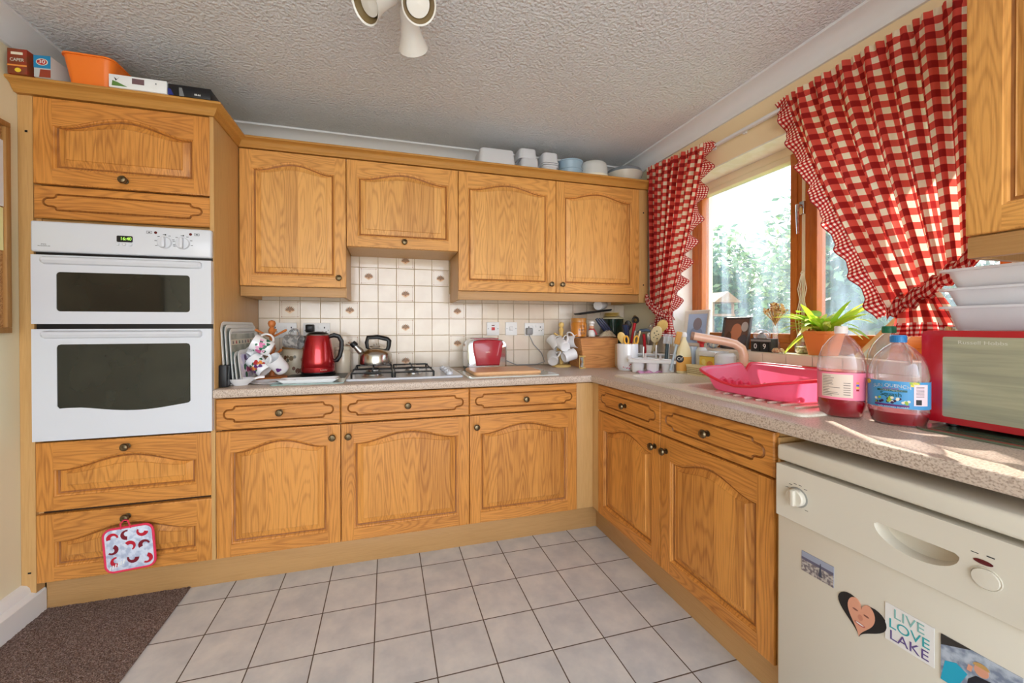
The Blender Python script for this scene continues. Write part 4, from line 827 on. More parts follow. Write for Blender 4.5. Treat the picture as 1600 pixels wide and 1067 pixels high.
stick('whisk', 'wire whisk standing in the plain white pot', 'whisk', (-.075, -.375, WT+.03), (-.095, -.43, WT+.20), .006, STEEL, whisk, CHROME)
stick('peeler', 'black and red peeler with a curved head in the plain white pot', 'peeler', (-.105, -.39, WT+.04), (-.150, -.430, WT+.215), .009, RDP, lambda b, T, m: b.tube([(-.036, 0, .012), (-.018, 0, .024), (.018, 0, .026), (.040, 0, .018)], [.006, .010, .010, .005], mat('grey_blue_plastic', (70, 88, 110), .3), 10, T=T))
stick('tongs', 'steel tongs in the plain white pot', 'tongs', (-.09, -.39, WT+.04), (-.10, -.41, WT+.16), .005, STEEL, spoon, STEEL)
stick('slotted_spoon', 'cream slotted spoon with dark holes in the plain white pot', 'spoon', (-.085, -.40, WT+.03), (-.105, -.47, WT+.165), .005, mat('cream_handle'), slotted, mat('cream_handle'))
stick('wooden_spoon', 'big pale wooden spoon standing tallest in the plain white pot', 'spoon', (-.065, -.38, WT+.03), (-.088, -.50, WT+.225), .0055, PALEW, lambda b, T, m: spoon(b, T @ M.Scale(1.35, 4), m), PALEW)
# cutlery drainer
t = thing('cutlery_drainer', 'white plastic cutlery drainer with three cups beside the sink', 'cutlery holder', (-.205, -.585, WT), R(-38)); b = B()
for k in range(3):
    x = -.068+.068*k; r0 = rrect(x-.026, -.034, x+.026, .034, .014); r1 = rrect(x-.031, -.040, x+.031, .040, .016); r2 = rrect(x-.028, -.037, x+.028, .037, .014)
    b.rings([[(p[0], p[1], .0) for p in r0], [(p[0], p[1], .075) for p in r1], [(p[0], p[1], .075) for p in r2], [(p[0], p[1], .004) for p in r0]], WPL, cap1=True)
b.build('cup', t); b = B(); o_ = rrect(-.115, -.055, .115, .055, .02); T = M.Translation((0, 0, .078)) @ M.Rotation(R(14), 4, 'X')
hs = [rrect(-.068+.068*k-.029, -.038, -.068+.068*k+.029, .038, .014) for k in range(3)]
t.scale = (1.18, 1.25, 1.08); b.fill([o_]+hs, WPL, T, .004); b.rings([[(x, y, .004) for x, y in o_], [(x*1.01, y*1.03, -.012) for x, y in o_]], WPL, T=T, cap0=False, cap1=False); b.build('rim', t)
for k, (nm, lb, m1) in enumerate((('fork', 'steel fork standing in the cutlery drainer, left cup', STEEL), ('knife', 'blue striped table knife in the cutlery drainer', STEEL), ('spoon', 'small steel spoon in the right cup of the cutlery drainer', STEEL))):
    x = -.205+(.068*(k-1))*cos(R(38))+.02; y = -.585-(.068*(k-1))*sin(R(38)); stick(nm, lb, nm, (x, y, WT+.02), (x+.006, y+.004, WT+.145+.01*k), [.003, .004, .006], m1)
stick('washing_up_brush', 'washing-up brush with yellowish bristles standing by the cutlery drainer', 'brush', (-.172, -.690, WT+.02), (-.150, -.712, WT+.165), [.008, .007, .006], mat('pale_blue_handle', (196, 214, 226), .3), brush, mat('bristle', (232, 196, 130), .7))
stick('dish_brush', 'dark green handled brush with white bristles in the cutlery drainer', 'brush', (-.165, -.64, WT+.02), (-.158, -.648, WT+.165), .009, mat('slate_handle', (58, 74, 82), .4), lambda b, T, m: [b.box(-.022+.006*i, -.01, 0, -.019+.006*i, .01, .055, m, T=T) for i in range(8)], mat('white_bristle', (226, 230, 238), .6))
# cloth
b = B(); b.grid(lambda u, v: (-.33+u*.17-.02*v, -.60+v*-.07+.02*u, WT+.004+.010*abs(sin(7*u+3*v))*(1-.5*v)+.003*sin(17*u)), 24, 12, mat('pink_cloth', (222, 160, 200), .9, bump=(200, .5, .003)))
o = b.build('dish_cloth'); sd = o.modifiers.new('t', 'SOLIDIFY'); sd.thickness = .003; tag(o, 'crumpled pink cloth lying by the sink in front of the speckled pot', 'cloth')
# ---------------------------------------------------------------- sink run
SINK = mat('beige_composite_sink', (232, 222, 204), .35, mott=(300, (216, 204, 184), .4, .6))
t = thing('kitchen_sink', 'beige composite sink with bowl, small side bowl and ribbed drainer', 'sink', (-.30, -1.165, WT)); ox, oy = -.30, -1.165
def sp(x, y): return (x-ox, y-oy)
b = B(); o0 = [sp(x, y) for x, y in rrect(-.528, -1.655, -.06, -.680, .03)]
bowl = [sp(x, y) for x, y in rrect(-.470, -1.06, -.150, -.735, .06)]; half = [sp(x, y) for x, y in rrect(-.440, -1.235, -.20, -1.090, .04)]; drn = [sp(x, y) for x, y in rrect(-.47, -1.62, -.12, -1.27, .03)]
def scl(l, k): cx_ = sum(p[0] for p in l)/len(l); cy_ = sum(p[1] for p in l)/len(l); return [(cx_+(p[0]-cx_)*k, cy_+(p[1]-cy_)*k) for p in l]
b.rings([[(x, y, .0) for x, y in o0], [(x, y, .006) for x, y in scl(o0, .998)], [(x, y, .009) for x, y in scl(o0, .985)]], SINK, cap0=False, cap1=False)
b.fill([scl(o0, .985), bowl, half, drn], SINK, z=.009)
for l, dpt in ((bowl, -.13), (half, -.08), (drn, .003)): b.rings([[(x, y, z) for x, y in scl(l, k)] for k, z in ((1, .009), (.985, .004 if dpt < 0 else .006), (.95, dpt*.8), (.90, dpt))], SINK, cap0=False)
b.build('sink_unit', t, weld=True)
b = B()
for k in range(7): b.tube([(-.44-ox, -1.30-.045*k-oy, .0065), (-.16-ox, -1.30-.045*k-oy, .0065)], .004, SINK, 6)
b.build('drainer_ribs', t); b = B(); b.lathe([(.035, .0), (.034, .003), (.02, .001), (.0001, .0)], CHROME, c=(*sp(-.31, -.90), -.1295)); b.build('plug_hole', t)
TAPM = mat('beige_tap_enamel', (226, 186, 160), .25, coat=.4)
t = thing('mixer_tap', 'beige swan-neck mixer tap reaching over the sink', 'tap', (-.105, -1.085, WT+.0095)); b = B()
b.lathe([(.027, 0), (.027, .006), (.022, .012), (.0225, .05), (.022, .055), (.0001, .055)], TAPM, seg=24); b.build('tap_body', t)
b = B(); P = [(0, 0, .05), (0, 0, .125), (-.006, .006, .152), (-.026, .022, .172), (-.055, .045, .182), (-.11, .085, .195), (-.16, .125, .207)]
b.tube(P, [.0195]*7, TAPM, 18); b.build('spout', t); b = B(); b.tube([P[-1], V(P[-1])+V((-.010, .008, .0025))], .0205, mat('tap_nozzle', (140, 108, 90), .4), 16); b.build('nozzle', t)
b = B(); b.tube([(0, 0, .068), (0, 0, .072)], .0205, GREYP, 16); b.build('collar', t)
b = B(); b.tube([(.0, -.016, .03), (.0, -.036, .045), (.0, -.060, .06)], [.009, .007, .006], TAPM, 10); b.build('lever', t)
# pink draining basin
PNK = bpy.data.materials.new('pink_translucent_plastic'); PNK.use_nodes = True; nt = PNK.node_tree; bs = nt.nodes['Principled BSDF']; bs.inputs['Base Color'].default_value = lin((250, 120, 156)); bs.inputs['Roughness'].default_value = .28
tl = N(nt, 'ShaderNodeBsdfTranslucent'); tl.inputs[0].default_value = lin((255, 110, 150)); mx = N(nt, 'ShaderNodeMixShader'); mx.inputs[0].default_value = .42; nt.links.new(bs.outputs[0], mx.inputs[1]); nt.links.new(tl.outputs[0], mx.inputs[2]); nt.links.new(mx.outputs[0], nt.nodes['Material Output'].inputs[0])
t = thing('draining_basin', 'pink plastic washing-up drainer with a wavy rim beside the tap', 'drainer', (-.305, -1.375, WT+.0125)); b = B()
def bring(k, z, lift=0, n=96):
    out = []
    for i in range(n):
        a = 2*pi*i/n; c_, s_ = cos(a), sin(a); rx = .150*k; ry = .205*k; p = 2/4.2
        x = rx*abs(c_)**p*(1 if c_ > 0 else -1); y = ry*abs(s_)**p*(1 if s_ > 0 else -1)
        fy = y/ry; fx = x/rx
        h = .018*max(0, fx)+.006*abs(fy)**3-.030*math.exp(-((a-pi*.335)/.10)**2)-.030*math.exp(-((a-pi*1.665)/.10)**2)-.040*math.exp(-(fy/.62)**2)*min(1, max(0, (-fx-.35)/.5))
        out.append((x, y, z+lift*h))
    return out
b.rings([bring(.80, 0), bring(.84, .004), bring(.90, .03, .2), bring(.98, .070, 1), bring(1.07, .078, 1), bring(1.075, .074, 1), bring(1.07, .068, 1)], PNK, cap1=False); b.build('basin_shell', t); b = B(); b.tube([V(p) for p in bring(1.072, .0745, 1)], .0055, mat('basin_rim_red', (226, 44, 66), .3), 8, closed=True); b.build('basin_rim', t)
b = B()
for k in range(9): b.tube([(-.07, .15-.036*k, .012), (-.07, .15-.036*k, .036), (-.06, .15-.036*k, .042), (-.05, .15-.036*k, .036), (-.05, .15-.036*k, .012)], .007, PNK, 8)
b.build('plate_ridges', t)
b = B(); b.rings([[(x, y, z) for x, y in rrect(-.145, -.22, .12, .20, .04)] for z in (0, .006)], mat('salmon_drip_tray', (240, 190, 160), .35)); o = b.build('drip_tray', loc=(-.325, -1.40, WT+.0095-.004)); 
bpy.data.objects.remove(o)
# cleaning things behind the sink
t = thing('spray_cleaner_bottle', 'cream cleaner bottle with an orange label and round dark badge', 'bottle', (-.112, -.722, WT+.0092)); b = B()
b.lathe([(.040, 0), (.044, .004), (.044, .09), (.038, .13), (.022, .165), (.014, .180), (.013, .195), (.0001, .195)], mat('cream_bottle', (240, 226, 180), .3), seg=32, sy=.62); b.build('bottle_body', t)
b = B(); b.lathe([(.0446, .012), (.0446, .088)], mat('orange_label', (240, 180, 90), .35), seg=32, sy=.64, cap0=False, cap1=False); b.build('label_sleeve', t); b = B(); b.lathe([(.015, .1955), (.015, .212), (.008, .222), (.0001, .222)], WPL, seg=20); b.build('cap', t)
dr = V((-.84, -.54, 0)); T = frame_T((dr.x*.0385-.012, dr.y*.0385, .078), (.54, -.84, 0), (0, 0, 1)); b = B(); b.lathe([(.020, 0), (.020, .0015), (.0001, .002)], mat('badge_navy', (28, 36, 52), .4), T=T); bd = b.build('badge', t); text('Cif', .023, WPL, T @ M.Translation((0, 0, .0022)), bd, 'badge_text')
t = thing('dishwasher_tablet_tub', 'clear box with yellow lemon tablets, standing between cleaner and purple tub', 'box', (-.048, -.860, WT+.0092)); b = B(); b.box(-.045, -.052, 0, .045, .052, .098, mat('yellow_box', (240, 206, 84), .3), .006); b.build('tub_body', t); b = B(); b.box(-.048, -.055, .0985, .048, .055, .125, mat('clear_lid', (228, 232, 232), .2), .006); b.build('lid', t)
b = B()
for a, z, r in ((-.02, .055, .022), (.015, .04, .018), (.02, .07, .014)): b.lathe([(r, 0), (r*.9, .001), (.0001, .001)], (YEL, mat('lemon_print', (250, 232, 140), .3), ORP)[int(r*100) % 3], T=frame_T((-.0455, a, z), (0, -1, 0), (0, 0, 1)), seg=18)
b.build('lemon_print', t)
t = thing('washing_capsule_tub', 'clear tub of lilac capsules by the tap', 'tub', (-.105, -.985, WT+.0092)); b = B(); b.lathe([(.040, 0), (.043, .004), (.046, .075), (.0001, .075)], mat('lilac_fill', (216, 190, 232), .35), seg=28); b.build('capsules', t); b = B(); b.lathe([(.047, .0755), (.047, .112), (.036, .125), (.0001, .125)], mat('frosted_clear', (222, 226, 228), .15, coat=.5), seg=28); b.build('tub_top', t)
t = thing('sponge_basket', 'small cream perforated basket behind the sink', 'basket', (-.124, -.850, WT+.0092)); b = B(); CRB = mat('cream_basket', (240, 226, 180), .4)
b.rings([[(x*k, y*k, z) for x, y in rrect(-.028, -.075, .028, .075, .012)] for k, z in ((.9, .0), (1.0, .050), (1.04, .052), (.96, .052), (.86, .003))], CRB); b.build('basket_shell', t)
b = B(); 
for i in range(14):
    for j in range(4): b.box(-.0295, -.065+.0096*i, .010+.009*j, -.0265, -.061+.0096*i, .014+.009*j, mat('basket_hole', (170, 146, 96), .7))
b.build('perforations', t)
b = B(); b.box(-.006, -.048, 0, .006, .048, .085, mat('perforated_cork', (232, 198, 130), .7), .002)
for i in range(8):
    for j in range(6): b.box(-.0068, -.040+.0105*i, .012+.010*j, -.0058, -.036+.0105*i, .016+.010*j, mat('basket_hole'))
o = b.build('sponge_board', loc=(-.028, -1.02, WT+.002), rot=(0, R(10), 0)); tag(o, 'pale perforated sponge pad leaning on the wall tiles behind the tap', 'sponge')
t = thing('soap_dispenser', 'clear soap pump with a red top behind the cleaner bottle', 'dispenser', (-.034, -.765, WT)); b = B(); b.lathe([(.028, 0), (.03, .004), (.03, .13), (.02, .15), (.0001, .15)], mat('frosted_clear'), seg=24); b.build('bottle_body', t); b = B(); b.lathe([(.010, .1505), (.012, .17), (.022, .176), (.024, .19), (.014, .20), (.0001, .20)], mat('red_pump', (206, 50, 50), .3), seg=18); b.build('pump', t)
b = B(); b.lathe([(.0001, 0), (.024, .004), (.027, .02), (.027, .15), (.024, .15), (.024, .02), (.0001, .01)], mat('clear_blue_glass', (206, 222, 240), .1, coat=.5), seg=24, cap0=False, cap1=False); tag(b.build('drinking_glass', loc=(-.034, -.695, WT)), 'tall pale blue glass behind the cleaner bottle at the window end', 'glass')
# ---------------------------------------------------------------- squash bottles
LQ = mat('red_squash', (170, 10, 34), .08, trans=.35, ior=1.34); CLR = bpy.data.materials.new('clear_bottle_plastic'); CLR.use_nodes = True; nt = CLR.node_tree; nt.nodes.clear()
o_ = N(nt, 'ShaderNodeOutputMaterial'); tr = N(nt, 'ShaderNodeBsdfTransparent'); gl = N(nt, 'ShaderNodeBsdfGlossy', Roughness=.06); lw = N(nt, 'ShaderNodeLayerWeight', Blend=.35); tr.inputs[0].default_value = (.96, .95, .97, 1)
df = N(nt, 'ShaderNodeBsdfTranslucent'); df.inputs[0].default_value = (.95, .92, .95, 1); m0 = N(nt, 'ShaderNodeMixShader'); m0.inputs[0].default_value = .05; nt.links.new(tr.outputs[0], m0.inputs[1]); nt.links.new(df.outputs[0], m0.inputs[2])
m1 = N(nt, 'ShaderNodeMixShader'); nt.links.new(lw.outputs['Facing'], m1.inputs[0]); nt.links.new(m0.outputs[0], m1.inputs[1]); nt.links.new(gl.outputs[0], m1.inputs[2]); nt.links.new(m1.outputs[0], o_.inputs[0]); MT['clear_bottle_plastic'] = CLR
def bottle(label, x, y, r, h, fillz, lab, capm, rot):
    t = thing('squash_bottle', label, 'bottle', (x, y, WT), rot); k = h/.27
    prof = [(r*.72, 0), (r*.86, .006*k), (r*.96, .03*k), (r, .045*k), (r*.985, .055*k), (r*.985, .135*k), (r, .142*k), (r*.99, .155*k), (r*.93, .180*k), (r*.78, .208*k), (r*.5, .232*k), (r*.25, .246*k), (r*.235, .252*k)]
    b = B(); b.lathe(prof, CLR, seg=44, cap1=False, sy=.82); b.build('bottle_shell', t)
    pr = [(q*.97, max(z, .002)) for q, z in prof if z < fillz]; b = B(); b.lathe(pr+[(r*.955, fillz), (.0001, fillz)], LQ, seg=40, sy=.815); b.build('squash', t)
    b = B(); cz = .2495*k; b.lathe([(r*.27, cz), (r*.27, cz+.020*k), (r*.25, cz+.022*k), (.0001, cz+.022*k)], capm, seg=30)
    for i in range(24): b.box(-.0006, -r*.277, cz+.002, .0006, -r*.26, cz+.017*k, capm, T=M.Rotation(2*pi*i/24, 4, 'Z'))
    b.build('cap', t)
    def cyl_patch(b, a0, a1, z0, z1, m, o=.0008, n=24): b.rings([[((r*.985+o)*cos(a0+(a1-a0)*i/n), (r*.985+o)*.82*sin(a0+(a1-a0)*i/n), z) for i in range(n+1)] for z in (z0, z1)], m, close=False)
    def wr(o=.0016): return lambda p: V(((r*.985+o)*sin(p.x/r), -(r*.985+o)*.82*cos(p.x/r), p.y))
    if lab == 'back':
        b = B(); cyl_patch(b, R(-165), R(-15), .055*k, .135*k, mat('pink_label', (246, 132, 160), .3)); L = b.build('label', t)
        b = B(); cyl_patch(b, R(-138), R(-62), .062*k, .130*k, mat('beige_table', (226, 206, 190), .5), .0012)
        for i in range(13): 
            w_ = .2+.5*random.random(); cyl_patch(b, R(-134), R(-134+70*w_), (.066+.0047*i)*k, (.0673+.0047*i)*k, mat('small_print', (90, 70, 66), .6), .0016, 8)
        for i in range(6): cyl_patch(b, R(-84), R(-68), (.070+.0068*i)*k, (.0715+.0068*i)*k, mat('small_print'), .0017, 4)
        for i, c in enumerate((REDP, YEL, BLUEP, ORP)): cyl_patch(b, R(-54), R(-46), (.083+.007*i)*k, (.088+.007*i)*k, c, .0014, 3)
        b.build('nutrition_table', L)
    elif lab == 'front':
        b = B(); cyl_patch(b, R(-190), R(10), .055*k, .135*k, mat('blue_label', (70, 150, 204), .3)); L = b.build('label', t)
        b = B(); cyl_patch(b, R(-62), R(-30), .066*k, .128*k, mat('white_panel', (240, 214, 220), .4), .0014)
        for i in range(9): cyl_patch(b, R(-58), R(-40), (.092+.0035*i)*k, (.0932+.0035*i)*k, mat('small_print'), .0018, 4)
        cyl_patch(b, R(-58), R(-46), .069*k, .084*k, BLACKP, .0018, 4); b.build('white_panel', L)
        b = B(); cyl_patch(b, R(-130), R(-74), .104*k, .110*k, mat('dark_teal_print', (30, 90, 90), .4), .0014); cyl_patch(b, R(-136), R(-70), .060*k, .066*k, PUR, .0014)
        for i in range(26):
            a = R(-135+68*random.random()); z = (.070+.018*random.random())*k; s_ = .0035; c = (mat('berry_print', (50, 30, 70), .3), mat('cream_print'), mat('leaf_print', (150, 180, 60), .4))[i % 3]
            b.rings([[((r*.985+.0015+.0001*(i % 5))*cos(a+s_*cos(u)/r), (r*.985+.0015+.0001*(i % 5))*.82*sin(a+s_*cos(u)/r), z+s_*sin(u)) for u in [2*pi*j/8 for j in range(8)]]], c, cap0=False)
        for i in range(14):
            a = R(-165+2*i) if i < 7 else R(-66+2*(i-7)); z = (.128+.004*sin(i*2.1))*k; s_ = .005
            b.rings([[((r*.985+.0014)*cos(a+s_*cos(u)/r), (r*.985+.0014)*.82*sin(a+s_*cos(u)/r), z+s_*.7*sin(u)) for u in [2*pi*j/8 for j in range(8)]]], (YEL, mat('leaf_print'))[i % 2], cap0=False)
        b.build('fruit_picture', L)
        arc = lambda p: wr()(V((p.x, p.y+.004-3.0*(p.x+.014)**2, 0)))
        text('SUN QUENCH', .0125, WPL, M.Translation((0, 0, 0)), L, 'brand_lettering', bend=lambda p: arc(V((p.x-.014, p.y+.117*k, 0))), wx=.95, ext=.0001)
        text('HIGH JUICE', .0055, mat('pink_ink', (226, 90, 130), .4), M.Identity(4), L, 'lettering', bend=lambda p: wr()(V((p.x-.014, p.y+.1125*k, 0))), wx=1.1, ext=.0001)
        text('DOUBLE STRENGTH', .0052, WPL, M.Identity(4), L, 'lettering', bend=lambda p: wr(.002)(V((p.x-.014, p.y+.107*k, 0))), wx=.9, ext=.0001)
        text('Squash', .016, mat('dark_green_ink', (20, 90, 60), .4), M.Identity(4), L, 'lettering', bend=lambda p: wr()(V((p.x-.014, p.y+.095*k, 0))), wx=.95, ext=.0001)
        text('NO ADDED SUGAR', .0062, WPL, M.Identity(4), L, 'lettering', bend=lambda p: wr(.0018)(V((p.x-.010, p.y+.0578*k, 0))), wx=1.1, ext=.0001)
    return t
cdir = lambda x, y: math.atan2(y+2.5, x+1.683)-pi/2
bottle('squash bottle with a pale cap and pink back label, half full of red squash', -.395, -1.668, .055, .262, .134, 'back', mat('white_ribbed_cap', (226, 214, 210), .4), math.atan2(-1.69+2.5, -.40+1.683)-pi/2)
bottle('squash bottle with a blue cap and blue label, nearly empty', -.350, -1.776, .060, .238, .036, 'front', mat('blue_cap', (40, 120, 180), .35), math.atan2(-1.768+2.5, -.332+1.683)-pi/2)
bottle('pinkish squash bottle with a green cap behind the other two', -.17, -1.655, .060, .262, .02, 'none', mat('green_cap', (30, 120, 84), .35), 0)
for lb, x, y, r, h, c in (('slim steel flask with a stepped cap behind the blue-capped bottle', -.150, -1.765, .033, .235, .030), ('wider steel flask with a ridged cap next to the microwave', -.075, -1.765, .040, .262, .034)):
    t = thing('vacuum_flask', lb, 'flask', (x, y, WT)); b = B(); b.lathe([(r*.96, 0), (r, .004), (r, h*.80), (r*.85, h*.84), (.0001, h*.84)], STEEL, seg=36); b.build('flask_body', t); b = B(); b.lathe([(c*.95, h*.8405), (c, h*.85), (c, h*.9), (c*.9, h*.905), (c*.9, h*.97), (c*.84, h), (.0001, h)], CHROME, seg=36); b.build('cup_lid', t)
# ---------------------------------------------------------------- microwave
t = thing('microwave_oven', 'red microwave oven with a mirrored greenish door, by the squash bottles', 'microwave', (-.29, -1.800, WT+.0065), -pi/2); MR_ = mat('microwave_red', (176, 20, 34), .25, coat=.6)
b = B(); b.box(0, .012, .010, .46, .275, .2455, MR_, .012, seg=3); b.build('casing', t)
MG = mat('mirrored_door_glass', (180, 182, 156), .3, .25, mott=(7, (156, 158, 138), .35, .65), coat=.5)
for n_ in MG.node_tree.nodes:
    if n_.type == 'TEX_NOISE': mp = N(MG.node_tree, 'ShaderNodeMapping'); mp.inputs['Scale'].default_value = (.6, 1, 9); MG.node_tree.links.new(n_.inputs['Vector'].links[0].from_socket, mp.inputs[0]); MG.node_tree.links.new(mp.outputs[0], n_.inputs['Vector']); n_.inputs['Distortion'].default_value = .6
b = B(); o1 = rrect(0, .010, .46, .2455, .014); i1 = rrect(.040, .026, .415, .230, .004); T = frame_T((0, -.014, 0), (1, 0, 0), (0, 0, 1)); b.fill([o1, i1], MR_, T); b.rings([[(x, -.014, z) for x, z in o1], [(x, .012, z) for x, z in o1]], MR_, cap0=False, cap1=False); b.rings([[(x, -.014, z) for x, z in i1], [(x, -.012, z) for x, z in i1]], MR_, cap0=False, cap1=False); d = b.build('door', t, weld=True)
b = B(); b.fill([i1], MG, frame_T((0, -.0122, 0), (1, 0, 0), (0, 0, 1))); gls = b.build('door_glass', d); text('Russell Hobbs', .0125, mat('pale_ink', (206, 208, 196), .4), frame_T((.108, -.0123, .216), (1, 0, 0), (0, 0, 1)), gls, 'lettering', wx=1.15, ext=.0002)
b = B()
for x, y in ((.04, .03), (.42, .03), (.04, .24), (.42, .24)): b.lathe([(.012, 0), (.012, .0105), (.0001, .0105)], BLACKP, c=(x, y, 0), seg=14)
b.build('foot', t)
b = B(); b.rings([[(x, y, z) for x, y in rrect(-.375, -2.30, -.02, -1.812, .035)] for z in (0, .005)], mat('olive_glass_board', (92, 104, 84), .1, coat=.6)); tag(b.build('glass_board', loc=(0, 0, WT+.0005)), 'dark olive glass board under the red microwave', 'glass board')
TUB = bpy.data.materials.new('translucent_white_plastic'); TUB.use_nodes = True; nt = TUB.node_tree; bs = nt.nodes['Principled BSDF']; bs.inputs['Base Color'].default_value = lin((248, 249, 252)); bs.inputs['Roughness'].default_value = .3
tl = N(nt, 'ShaderNodeBsdfTranslucent'); tl.inputs[0].default_value = (.93, .94, .98, 1); mx = N(nt, 'ShaderNodeMixShader'); mx.inputs[0].default_value = .45; nt.links.new(bs.outputs[0], mx.inputs[1]); nt.links.new(tl.outputs[0], mx.inputs[2]); nt.links.new(mx.outputs[0], nt.nodes['Material Output'].inputs[0]); MT['tub'] = TUB
def tub(name, label, c, sx_, sy_, h, m, flip=False, rim=.006, group=None, rz=0, r=.025, taper=.86):
    b = B(); R0 = rrect(-sx_/2, -sy_/2, sx_/2, sy_/2, r); k1 = 1+2*rim/min(sx_, sy_)
    prof = [(taper*.97, 0), (taper, .003), (.985, h-.006), (k1, h-.006), (k1, h), (.97, h), (taper*.97, .004)]
    if flip: prof = [(k, h-z) for k, z in prof]
    b.rings([[(x*k, y*k, z) for x, y in R0] for k, z in prof], m); o = b.build(name, loc=c, rot=(0, 0, rz)); return tag(o, label, 'container', group)
MZ = WT+.0065+.2460
for k, lb in enumerate(('bottom one of the three white tubs stacked on the microwave', 'middle one of the three white tubs stacked on the microwave', 'topmost of the three white tubs stacked on the microwave')): tub('plastic_tub', lb, (-.155, -1.965, MZ+.0005+(.062+.048*(k-1) if k else 0)), .20, .30, (.062, .047, .049)[k], TUB, rim=.008, taper=.90)
# ---------------------------------------------------------------- window sill things
SZ = WZ0+.0005
def pframe(label, y, w_, h_, fm, x, lean, pic, fw=.022):
    t = thing('framed_photo', label, 'photo frame', (x, y, SZ)); T = frame_T((0, 0, 0), (0, -1, 0), (sin(lean), 0, cos(lean)))
    b = B(); T2 = T; o1 = rrect(-w_/2, .001, w_/2, h_, .003); i1 = rrect(-w_/2+fw, fw, w_/2-fw, h_-fw, .002); m1 = scl(i1, 1.08)
    b.rings([[(p[0], p[1], z) for p in l] for l, z in ((i1, -.006), (o1, -.006), (o1, .006), (scl(o1, .95), .010), (m1, .006), (i1, .002), (i1, -.006))], fm, T=T, cap0=False, cap1=False); b.build('frame_moulding', t)
    b = B(); b.fill([i1], mat('photo_'+label[:5].strip(), pic[0], .3), T, .0); 
    for (cx_, cy_, rx, ry, c) in pic[1]: b.prism([(cx_*w_+rx*w_*cos(u), cy_*h_+ry*h_*sin(u)) for u in [2*pi*i/24 for i in range(24)]], .0006+.0003*len(b.bm.faces)/30, mat('tone_%d_%d_%d' % c, c, .5), T)
    b.build('photograph', t); b = B(); b.box(-.02, .0, -.012, .02, h_*.7, -.007, mat('card_back', (120, 100, 80), .8), T=T); b.build('back_strut', t); return t
pframe('ornate white photo frame with a pale blue portrait at the left of the sill', -.600, .190, .217, mat('ornate_white', (232, 226, 212), .5, bump=(120, .8, .004)), .070, .14, ((176, 200, 232), [(0, .34, .26, .2, (150, 170, 205)), (.02, .62, .17, .17, (146, 142, 152))]))
pframe('dark photo frame with a warm brown portrait in the middle of the sill', -.855, .165, .17, mat('dark_frame', (70, 64, 62), .4), .085, .16, ((110, 84, 76), [(-.1, .3, .2, .28, (196, 120, 80)), (.02, .56, .19, .24, (200, 132, 100)), (.3, .7, .12, .15, (190, 186, 184)), (-.25, .35, .1, .2, (90, 66, 56)), (.3, .3, .12, .16, (84, 80, 88))]), fw=.010)
t = thing('bird_figurine', 'blue and yellow bird figurine in front of the dark photo frame', 'figurine', (.035, -.770, SZ)); b = B()
b.lathe([(.0001, 0), (.014, .003), (.026, .016), (.028, .030), (.020, .044), (.0001, .050)], mat('bird_blue', (120, 150, 180), .5, mott=(80, (226, 220, 200), .4, .6)), sx=.8, sy=1.25, seg=20); b.build('body', t); b = B(); b.lathe([(.0001, 0), (.012, .004), (.015, .014), (.010, .025), (.0001, .028)], mat('bird_yellow', (230, 196, 90), .5), c=(0, -.020, .034), seg=16); b.tube([(0, -.034, .048), (0, -.045, .046)], [.004, .0008], BLACKP, 6); b.build('head', t); b = B(); b.tube([(0, .026, .030), (0, .052, .040), (0, .070, .055)], [.010, .007, .003], mat('bird_brown', (150, 110, 90), .5), 8); b.build('tail', t)
t = thing('calendar_block', 'small dark perpetual calendar showing 0 and 9, under a glass dome', 'calendar', (.036, -1.060, SZ), -pi/2); b = B(); b.box(-.052, -.012, 0, .052, .03, .062, mat('calendar_case', (60, 58, 60), .4), .002); b.box(-.050, -.013, .048, .050, -.011, .058, mat('grey_print2', (150, 148, 146), .4)); b.build('case', t)
for x, s_ in ((-.024, '0'), (.022, '9')):
    b = B(); b.box(x-.021, -.016, .004, x+.021, -.008, .045, mat('cube_black', (26, 26, 28), .4), .001); c_ = b.build('number_cube', t); text(s_, .034, WPL, frame_T((x, -.0163, .0245), (1, 0, 0), (0, 0, 1)), c_, 'digit')
t = thing('snow_globe', 'clear glass dome with a grey figure on the calendar block', 'snow globe', (.048, -1.045, SZ+.0625)); b = B(); b.lathe([(.035, 0), (.040, .012), (.036, .028), (.022, .040), (.0001, .045)], CLR, seg=28, sx=.75, sy=1.0); b.build('glass_dome', t); b = B(); b.lathe([(.022, .001), (.018, .014), (.008, .022), (.012, .028), (.0001, .034)], mat('pewter', (140, 140, 142), .4, .4), seg=16, sx=.8); b.build('figure', t)
t = thing('dried_flower_vase', 'slim clear vase with dried cream flowers beside the window mullion', 'vase', (.095, -1.075, SZ)); b = B(); b.lathe([(.020, 0), (.022, .01), (.012, .06), (.010, .12), (.013, .14)], CLR, seg=20, cap1=False); b.build('vase_body', t); b = B(); DRY = mat('dried_petals', (232, 206, 150), .8); DRB = mat('dried_brown', (160, 110, 60), .8)
for k in range(70):
    a = random.random()*2*pi; e_ = random.random()*1.5; L = .03+.02*random.random(); p = V((cos(a)*cos(e_), sin(a)*cos(e_), sin(e_)))*L+V((0, 0, .185)); q = p+V((random.uniform(-.01, .01), random.uniform(-.01, .01), .012)); b.tube([(0, 0, .12+.03*random.random()), (p+V((0, 0, .14)))/2 if 0 else p*.9+V((0, 0, .01)), p], [.0008, .001, .006], (DRY, DRY, DRB)[k % 3], 5)
b.build('dried_flowers', t)
t = thing('trinket', 'tiny brown shell cluster on the sill below the plant leaf', 'ornament', (.018, -1.150, SZ)); b = B()
